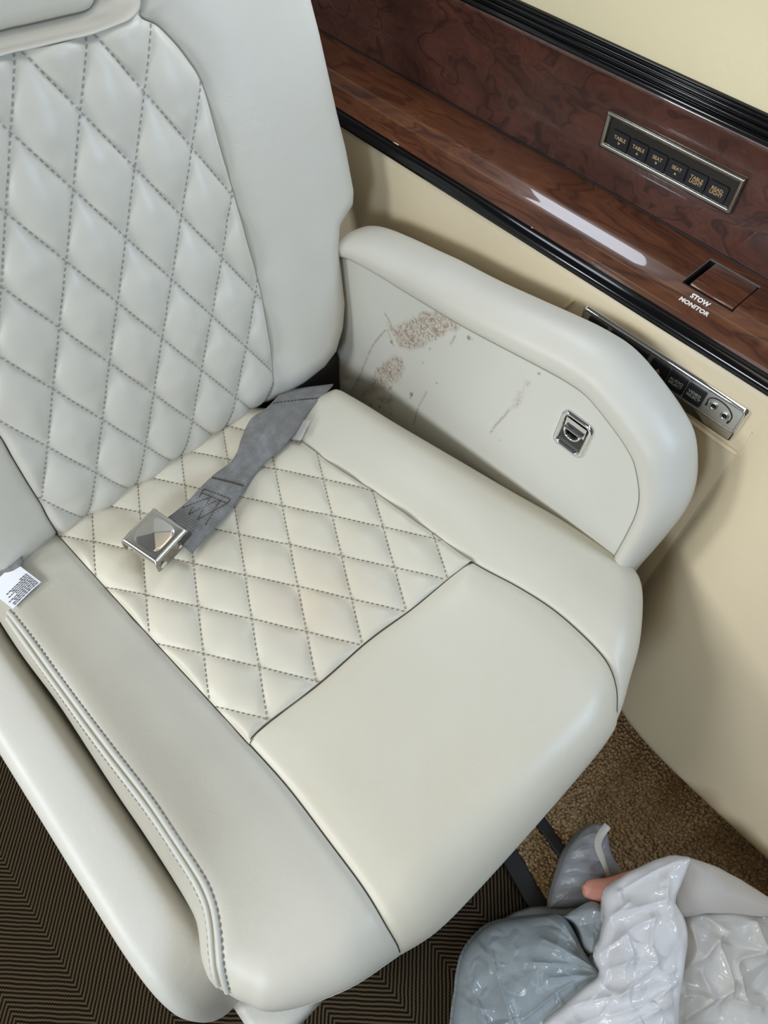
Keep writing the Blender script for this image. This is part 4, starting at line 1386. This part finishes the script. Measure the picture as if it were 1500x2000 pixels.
G = arr(G)
mb = MB()
mb.add(G.reshape(-1, 3), grid_faces(n1, n2_), True)
G2 = G - up_ * 0.0005
mb.add(G2.reshape(-1, 3), [tuple(reversed(f)) for f in grid_faces(n1, n2_)], True)
ctag = mb.build('care_tag', TAGWHITE, belt2)
mb = MB()
for r_ in range(9):
    a = 0.95 - 0.056 * r_
    b = 0.06
    wend = [0.86, 0.90, 0.72, 0.93, 0.6, 0.80, 0.66, 0.80, 0.30][r_]
    while b < wend:
        lw = rng.uniform(0.03, 0.10)
        p = ta + tx * Lx * a + ty * Ly * 1.08 * (b + lw / 2) + up_ * (0.0064 + 0.0030 * (1 - a) + 0.0012 * math.sin(3 * (b + lw / 2) * 1.0 + 1) + 0.0004)
        mb.box(p, lw * Ly, 0.0011, 0.0002, (ty, tx, up_))
        b += lw + 0.018
stuff(mb.build('printed_lines', INK, ctag))

# ------------------------------------------------------------------ control panels
def key(name, parent, cx, cz, w, h, y0, proud, lines, size, tri=None, txtmat=GOLD, bev=0.0022):
    """a black key on an upright panel facing -Y; lines of lettering and an optional triangle"""
    q = rrect(w, h, bev, 5)
    mb = MB()
    G = [[(cx + a, y0, cz + b) for a, b in q], [(cx + a, y0 - proud * .7, cz + b) for a, b in q],
         [(cx + a * .965, y0 - proud, cz + b * .95) for a, b in q]]
    mb.add(arr(G).reshape(-1, 3), grid_faces(3, len(q), 0, True, False, True), True)
    mb.add(G[2], [tuple(range(len(q)))[::-1]])
    k = mb.build(name, BUTTON, parent)
    yy = y0 - proud - 0.0001
    for (txt, dz) in lines:
        text_obj('lettering', txt, size, (cx, yy, cz + dz), (1, 0, 0), (0, 0, 1), txtmat, k, 0.00007)
    if tri:
        d, dz, s = tri
        mb = MB()
        mb.add([(cx - s, yy - .0001, cz + dz - d * s * .8), (cx + s, yy - .0001, cz + dz - d * s * .8), (cx, yy - .0001, cz + dz + d * s * .8)], [(0, 1, 2)] if d > 0 else [(0, 2, 1)])
        mb.build('arrow_mark', txtmat if txtmat is GOLD else mat_new('copper_mark', (0.42, 0.24, 0.14), 0.5)[0], k)
    return k


def plate(name, parent, cx, cz, w, h, loops, mat, fill=None, fillmat=None, r=0.003):
    """frame made of nested rounded rectangles: loops = (inset, y)"""
    G = []
    for d_, y_ in loops:
        q = rrect(w - 2 * d_, h - 2 * d_, max(r - d_ * .4, 0.0008), 5)
        G.append([(cx + a, y_, cz + b) for a, b in q])
    o = grid_obj(name, arr(G), mat, parent, wrap_c=True, flip=True)
    return o


cpan = empty('control_panel', (-0.330, PY - .005, 0.7975), 'dull metal six key control panel set into the upright burl wood wall', 'control panel')
cx, cz, cw, ch = -0.3298, 0.7975, 0.1752, 0.0410
plate('panel_frame', cpan, cx, cz, cw, ch, [(0, PY), (0, PY - 0.0042), (0.0006, PY - 0.0054), (0.0028, PY - 0.0058), (0.0045, PY - 0.0050), (0.0058, PY - 0.0047), (0.0062, PY - 0.0015)], CHROMEDULL, r=0.0015)
mb = MB()
q = rrect(cw - 0.0122, ch - 0.0122, 0.003, 5)
mb.add([(cx + a, PY - 0.0017, cz + b) for a, b in q], [tuple(range(len(q)))[::-1]])
mb.build('panel_backplate', mat_new('smoked_strip', (0.030, 0.027, 0.022), 0.3, 0.3)[0], cpan)
labels = [([('TABLE', .0022)], (-1, -.0031, .0017)), ([('TABLE', .0022)], (1, -.0031, .0017)), ([('SEAT', .0022)], (-1, -.0031, .0017)), ([('SEAT', .0022)], (1, -.0031, .0017)),
          ([('TABLE', .0022), ('LIGHT', -.0022)], None), ([('READ', .0022), ('LIGHT', -.0022)], None)]
for k, (ln, tr) in enumerate(labels):
    kx = -0.3933 + k * 0.02545
    kk = key('key', cpan, kx, 0.7926, 0.0236, 0.0186, PY - 0.0017, 0.0020, ln, 0.0056, tr)

jpan = empty('jack_panel', (-0.205, 0.606, 0.655), 'long chrome audio and video panel with keys and two jacks on the beige side wall', 'control panel')
jx, jz, jw, jh = -0.2060, 0.6545, 0.2190, 0.0385
JY = 0.6075
rbox('panel_body', (jx, JY + 0.0075, 0.6475), jw + 0.002, 0.0125, 0.0525, 0.0042, CHROME, jpan)
plate('panel_frame', jpan, jx, jz, jw, jh, [(-0.0005, JY + 0.0030), (0.0005, JY + 0.0012), (0.0020, JY), (0.0030, JY + 0.0004), (0.0040, JY + 0.0006)], CHROME, r=0.005)
mb = MB()
q = rrect(jw - 0.0078, jh - 0.0078, 0.003, 5)
mb.add([(jx + a, JY + 0.0008, jz + b) for a, b in q], [tuple(range(len(q)))[::-1]])
mb.build('panel_face', mat_new('satin_chrome', (0.88, 0.87, 0.86), 0.34, 1.0)[0], jpan)
ky = JY + 0.0008
key('key', jpan, -0.2915, 0.6555, 0.0255, 0.0242, ky, 0.0022, [], 0.005, (-1, .001, .0034), SILVERTXT)
key('key', jpan, -0.2462, 0.6560, 0.0530, 0.0242, ky, 0.0022, [], 0.005, None, SILVERTXT)
key('key', jpan, -0.2026, 0.6550, 0.0232, 0.0242, ky, 0.0022, [], 0.005, (1, .001, .0034), SILVERTXT)
key('key', jpan, -0.1783, 0.6545, 0.0228, 0.0242, ky, 0.0022, [('AUDIO', .0026), ('SELECT', -.0026)], 0.0054, None, SILVERTXT)
key('key', jpan, -0.1543, 0.6540, 0.0226, 0.0242, ky, 0.0022, [('VIDEO', .0026), ('SELECT', -.0026)], 0.0054, None, SILVERTXT)
for (jx_, jz_) in ((-0.1305, 0.6555), (-0.1155, 0.6520)):
    mb = MB()
    an = np.linspace(0, 2 * math.pi, 24, endpoint=False)
    mb.tube([(jx_ + 0.0040 * math.cos(a), ky - 0.0006, jz_ + 0.0040 * math.sin(a)) for a in an], 0.0010, 6, closed=True)
    jk = mb.build('jack', CHROME, jpan)
    mb = MB()
    mb.add([(jx_ + 0.0030 * math.cos(a), ky - 0.0003, jz_ + 0.0030 * math.sin(a)) for a in an][::-1], [tuple(range(24))])
    mb.build('jack_hole', GAP, jk)
mb = MB()
# headphone sketch engraved round the jacks
hp = spl([(-0.1385, 0.6535), (-0.1388, 0.6605), (-0.1330, 0.6655), (-0.1235, 0.6660), (-0.1145, 0.6630), (-0.1085, 0.6565), (-0.1080, 0.6485)], 40)
mb.tube([(a, ky - 0.0002, b) for a, b in hp], 0.0007, 5)
for (a, b) in ((-0.1385, 0.6515), (-0.1090, 0.6470)):
    mb.box((a, ky - 0.0002, b), 0.0022, 0.0006, 0.004)
mb.build('headphone_mark', BLACKMAT, jpan)

# hinged lid of the stowed monitor latch in the ledge
lidm = rbox('latch_lid', (-0.2032, 0.6866, 0.7235), 0.0535, 0.0495, 0.012, 0.0014, WOOD_LEDGE, None)
tag(lidm, 'small square burl wood lid let into the ledge above the white lettering', 'lid')

# ------------------------------------------------------------------ plastic bags on the floor
def facet_field(Q, n, seed):
    """piecewise flat heights over a random triangulation: creased film"""
    from mathutils.geometry import delaunay_2d_cdt
    r_ = np.random.default_rng(seed)
    lo, hi = Q.min(0) - 0.02, Q.max(0) + 0.02
    pts = r_.uniform(lo, hi, (n, 2))
    pts = np.vstack([pts, [lo, (lo[0], hi[1]), hi, (hi[0], lo[1])]])
    hts = r_.uniform(-1, 1, len(pts))
    v, _, f, _, _, _ = delaunay_2d_cdt([Vector(p) for p in pts], [], [], 0, 1e-6)
    v = arr([(p[0], p[1]) for p in v])
    hts = arr([hts[np.argmin(((pts - p) ** 2).sum(1))] for p in v])
    out = np.zeros(len(Q))
    for t in f:
        a, b, c = v[t[0]], v[t[1]], v[t[2]]
        m = ((Q >= np.minimum(np.minimum(a, b), c)) & (Q <= np.maximum(np.maximum(a, b), c))).all(1)
        idx = np.nonzero(m)[0]
        if not len(idx):
            continue
        P = Q[idx]
        den = (b[1] - c[1]) * (a[0] - c[0]) + (c[0] - b[0]) * (a[1] - c[1])
        w0 = ((b[1] - c[1]) * (P[:, 0] - c[0]) + (c[0] - b[0]) * (P[:, 1] - c[1])) / den
        w1 = ((c[1] - a[1]) * (P[:, 0] - c[0]) + (a[0] - c[0]) * (P[:, 1] - c[1])) / den
        w2 = 1 - w0 - w1
        k = (w0 >= -1e-6) & (w1 >= -1e-6) & (w2 >= -1e-6)
        out[idx[k]] = (w0 * hts[t[0]] + w1 * hts[t[1]] + w2 * hts[t[2]])[k]
    return out


def bag(name, outline, mat, puff, rollr, creases, label, zbot, crumple=0.004, seed=1, amp=0.006, cw=0.012, step=0.0035, dent=0.0, parent=None, group=None, folds=40, fac=(0.006, 60, 0.0022, 300), knot=None, shell=False):
    O = arr(outline)
    # densify the outline with a slightly wavering edge
    C = spl(np.vstack([O, O[:1]]), 260)[:-1]
    nrm_ = np.gradient(C[:, :2], axis=0)
    nrm_ = np.c_[nrm_[:, 1], -nrm_[:, 0]]
    nrm_ /= np.linalg.norm(nrm_, axis=1)[:, None] + 1e-9
    C[:, :2] += nrm_ * (0.0010 * vnoise(C[:, :2], 60, seed))[:, None]
    c0 = C[:, :2].mean(0)
    # rings shrinking towards the centre line so that the rim stays exact
    nr = 80
    rings = []
    for k in range(nr):
        f = (k / (nr - 1)) ** 1.25
        rings.append(C[:, :2] * (1 - f) + c0 * f)
    Q = np.vstack(rings)
    d = seg_dist(Q, C[::3, :2], True)
    # rim height spread inwards by inverse distance
    samp = C[::6]
    wgt = 1.0 / (np.linalg.norm(Q[:, None] - samp[None, :, :2], axis=2) ** 2 + 0.0006)
    z = (wgt * samp[None, :, 2]).sum(1) / wgt.sum(1)
    u = np.clip(1 - d / rollr, 0, 1)
    z = z + puff * (np.sqrt(np.clip(1 - u * u, 0, 1)))
    inner_w = np.clip(d / 0.012, 0, 1)
    for cr in creases:
        L = spl(cr, 24)
        dd = seg_dist(Q, L)
        z = z + amp * inner_w * (np.exp(-dd / cw) - 0.5 * np.exp(-dd / (3 * cw)))
    # crumpled facets: random straight folds
    r_ = np.random.default_rng(seed)
    span = np.ptp(C[:, :2], axis=0)
    for k in range(folds):
        p0 = C[:, :2].min(0) + r_.uniform(0, 1, 2) * span
        th = r_.uniform(0, math.pi)
        nn = arr((math.cos(th), math.sin(th)))
        tt = arr((-nn[1], nn[0]))
        a = (Q - p0) @ nn
        b = (Q - p0) @ tt
        wl = r_.uniform(0.015, 0.07)
        wd = r_.uniform(0.005, 0.022)
        z = z + crumple * inner_w * r_.choice([-1, 1]) * np.clip(1 - np.abs(a) / wd, 0, 1) * np.exp(-(b / wl) ** 2)
    QF = Q
    if knot is not None:      # pleats running out from the knot
        rel = Q - arr(knot)
        QF = np.c_[np.arctan2(rel[:, 1], rel[:, 0]) * 0.11, np.linalg.norm(rel, axis=1) * 0.33]
    z = z + inner_w * (fac[0] * facet_field(QF, fac[1], seed) + fac[2] * facet_field(Q, fac[3], seed + 50))
    z = np.maximum(z, zbot + 0.003)
    n = len(C)
    V = [tuple(v) for v in np.c_[Q, z]]
    F = grid_faces(nr, n, 0, True)
    F = [tuple(reversed(f)) for f in F]
    # underside: tuck in and go down
    prev = list(range(n))
    for k, (fz, fi) in enumerate(((0.85, -0.003), (0.5, -0.002), (0.15, 0.008), (0.0, 0.03)) if not shell else ((-0.010, 0.002), (-0.018, 0.012), (-0.05, 0.04), (-0.10, 0.055))):
        cur = []
        for i in range(n):
            x, y, zz = V[i]
            dirv = c0 - arr((x, y))
            dn = np.linalg.norm(dirv) + 1e-9
            dirv /= dn
            if fi > 0:
                dirv *= min(1.0, 0.35 * dn / 0.055)
            cur.append(len(V))
            V.append((x + dirv[0] * fi, y + dirv[1] * fi, zbot + (zz - zbot) * fz if not shell else max(zz + fz, zbot)))
        for i in range(n):
            j = (i + 1) % n
            F.append((prev[i], prev[j], cur[j], cur[i]))
        prev = cur
    F.append(tuple(prev))
    o = link(name, mesh_from(V, F), mat, parent)
    if parent is None:
        tag(o, label, 'bag', group)
    return o


KNOT = DATA['blue_bag'][11][:2]
blue = bag('plastic_bag', DATA['blue_bag'], BAG_BLUE, 0.060, 0.10, DATA['crease_blue'], 'filled bluish translucent plastic bag, knotted, lowest of the bags on the woven floor', 0.0145, 0.0012, 3, 0.009, 0.005, folds=14, fac=(0.006, 60, 0.0020, 560), knot=KNOT)
white = bag('plastic_bag', DATA['white_bag'], BAG_WHITE, 0.030, 0.05, DATA['crease_white'], 'bright white crumpled plastic bag lying on top of the bluish bag', 0.03, 0.0016, 5, 0.008, 0.005, folds=30, fac=(0.008, 46, 0.0026, 300), shell=True)
right = bag('plastic_bag', DATA['right_bag'], BAG_WARM, 0.026, 0.06, DATA['crease_right'], 'loose off-white plastic bag with deep folds at the lower right corner of the view', 0.0145, 0.002, 8, 0.018, 0.008, folds=24, fac=(0.011, 40, 0.0022, 300))
flap = bag('bag_mouth', DATA['flap'], BAG_INSIDE_SHADED, 0.006, 0.03, [[(0.22, 0.385), (0.235, 0.35)]], '', 0.05, 0.0004, 9, 0.001, 0.006, folds=4, parent=white, fac=(0.001, 8, 0.0004, 40), shell=True)
tied = bag('plastic_bag', DATA['tied_bag'], BAG_GREY, 0.018, 0.035, DATA['crease_tied'], 'grey translucent gathered bag neck with a pale hem standing against the tan carpet', 0.0145, 0.001, 12, 0.004, 0.004, folds=12, fac=(0.003, 40, 0.0012, 160))
mb = MB()
H_ = spl(DATA['hem'], 24)
t_ = np.gradient(H_, axis=0)
t_ /= np.linalg.norm(t_, axis=1)[:, None]
sd = np.cross(t_, arr((0, 0, 1.0)))
G = arr([H_ + sd * a + arr((0, 0, 0.004 - abs(a) * 0.25)) for a in np.linspace(-0.0052, 0.0052, 5)])
mb.add(G.reshape(-1, 3), grid_faces(5, 24), True)
mb.build('hem', mat_new('hem_cream', (0.50, 0.47, 0.40), 0.35)[0], tied)
bag('bag_fold', DATA['tail_band'], BAG_GREY, 0.010, 0.02, [], '', 0.0145, 0.0008, 14, folds=8, parent=blue, fac=(0.002, 20, 0.0008, 60))
bag('bag_fold', DATA['bridge'], BAG_BLUE, 0.018, 0.03, [], '', 0.05, 0.001, 15, folds=8, parent=blue, fac=(0.005, 24, 0.0014, 80), shell=True)
pk = bag('pink_wrapper', DATA['pink'], PINK, 0.010, 0.02, [], '', 0.09, 0.0003, 16, folds=2, fac=(0.001, 10, 0.0003, 30), shell=True)
tag(pk, 'salmon pink plastic sheet poking out under the white bag', 'wrapper')
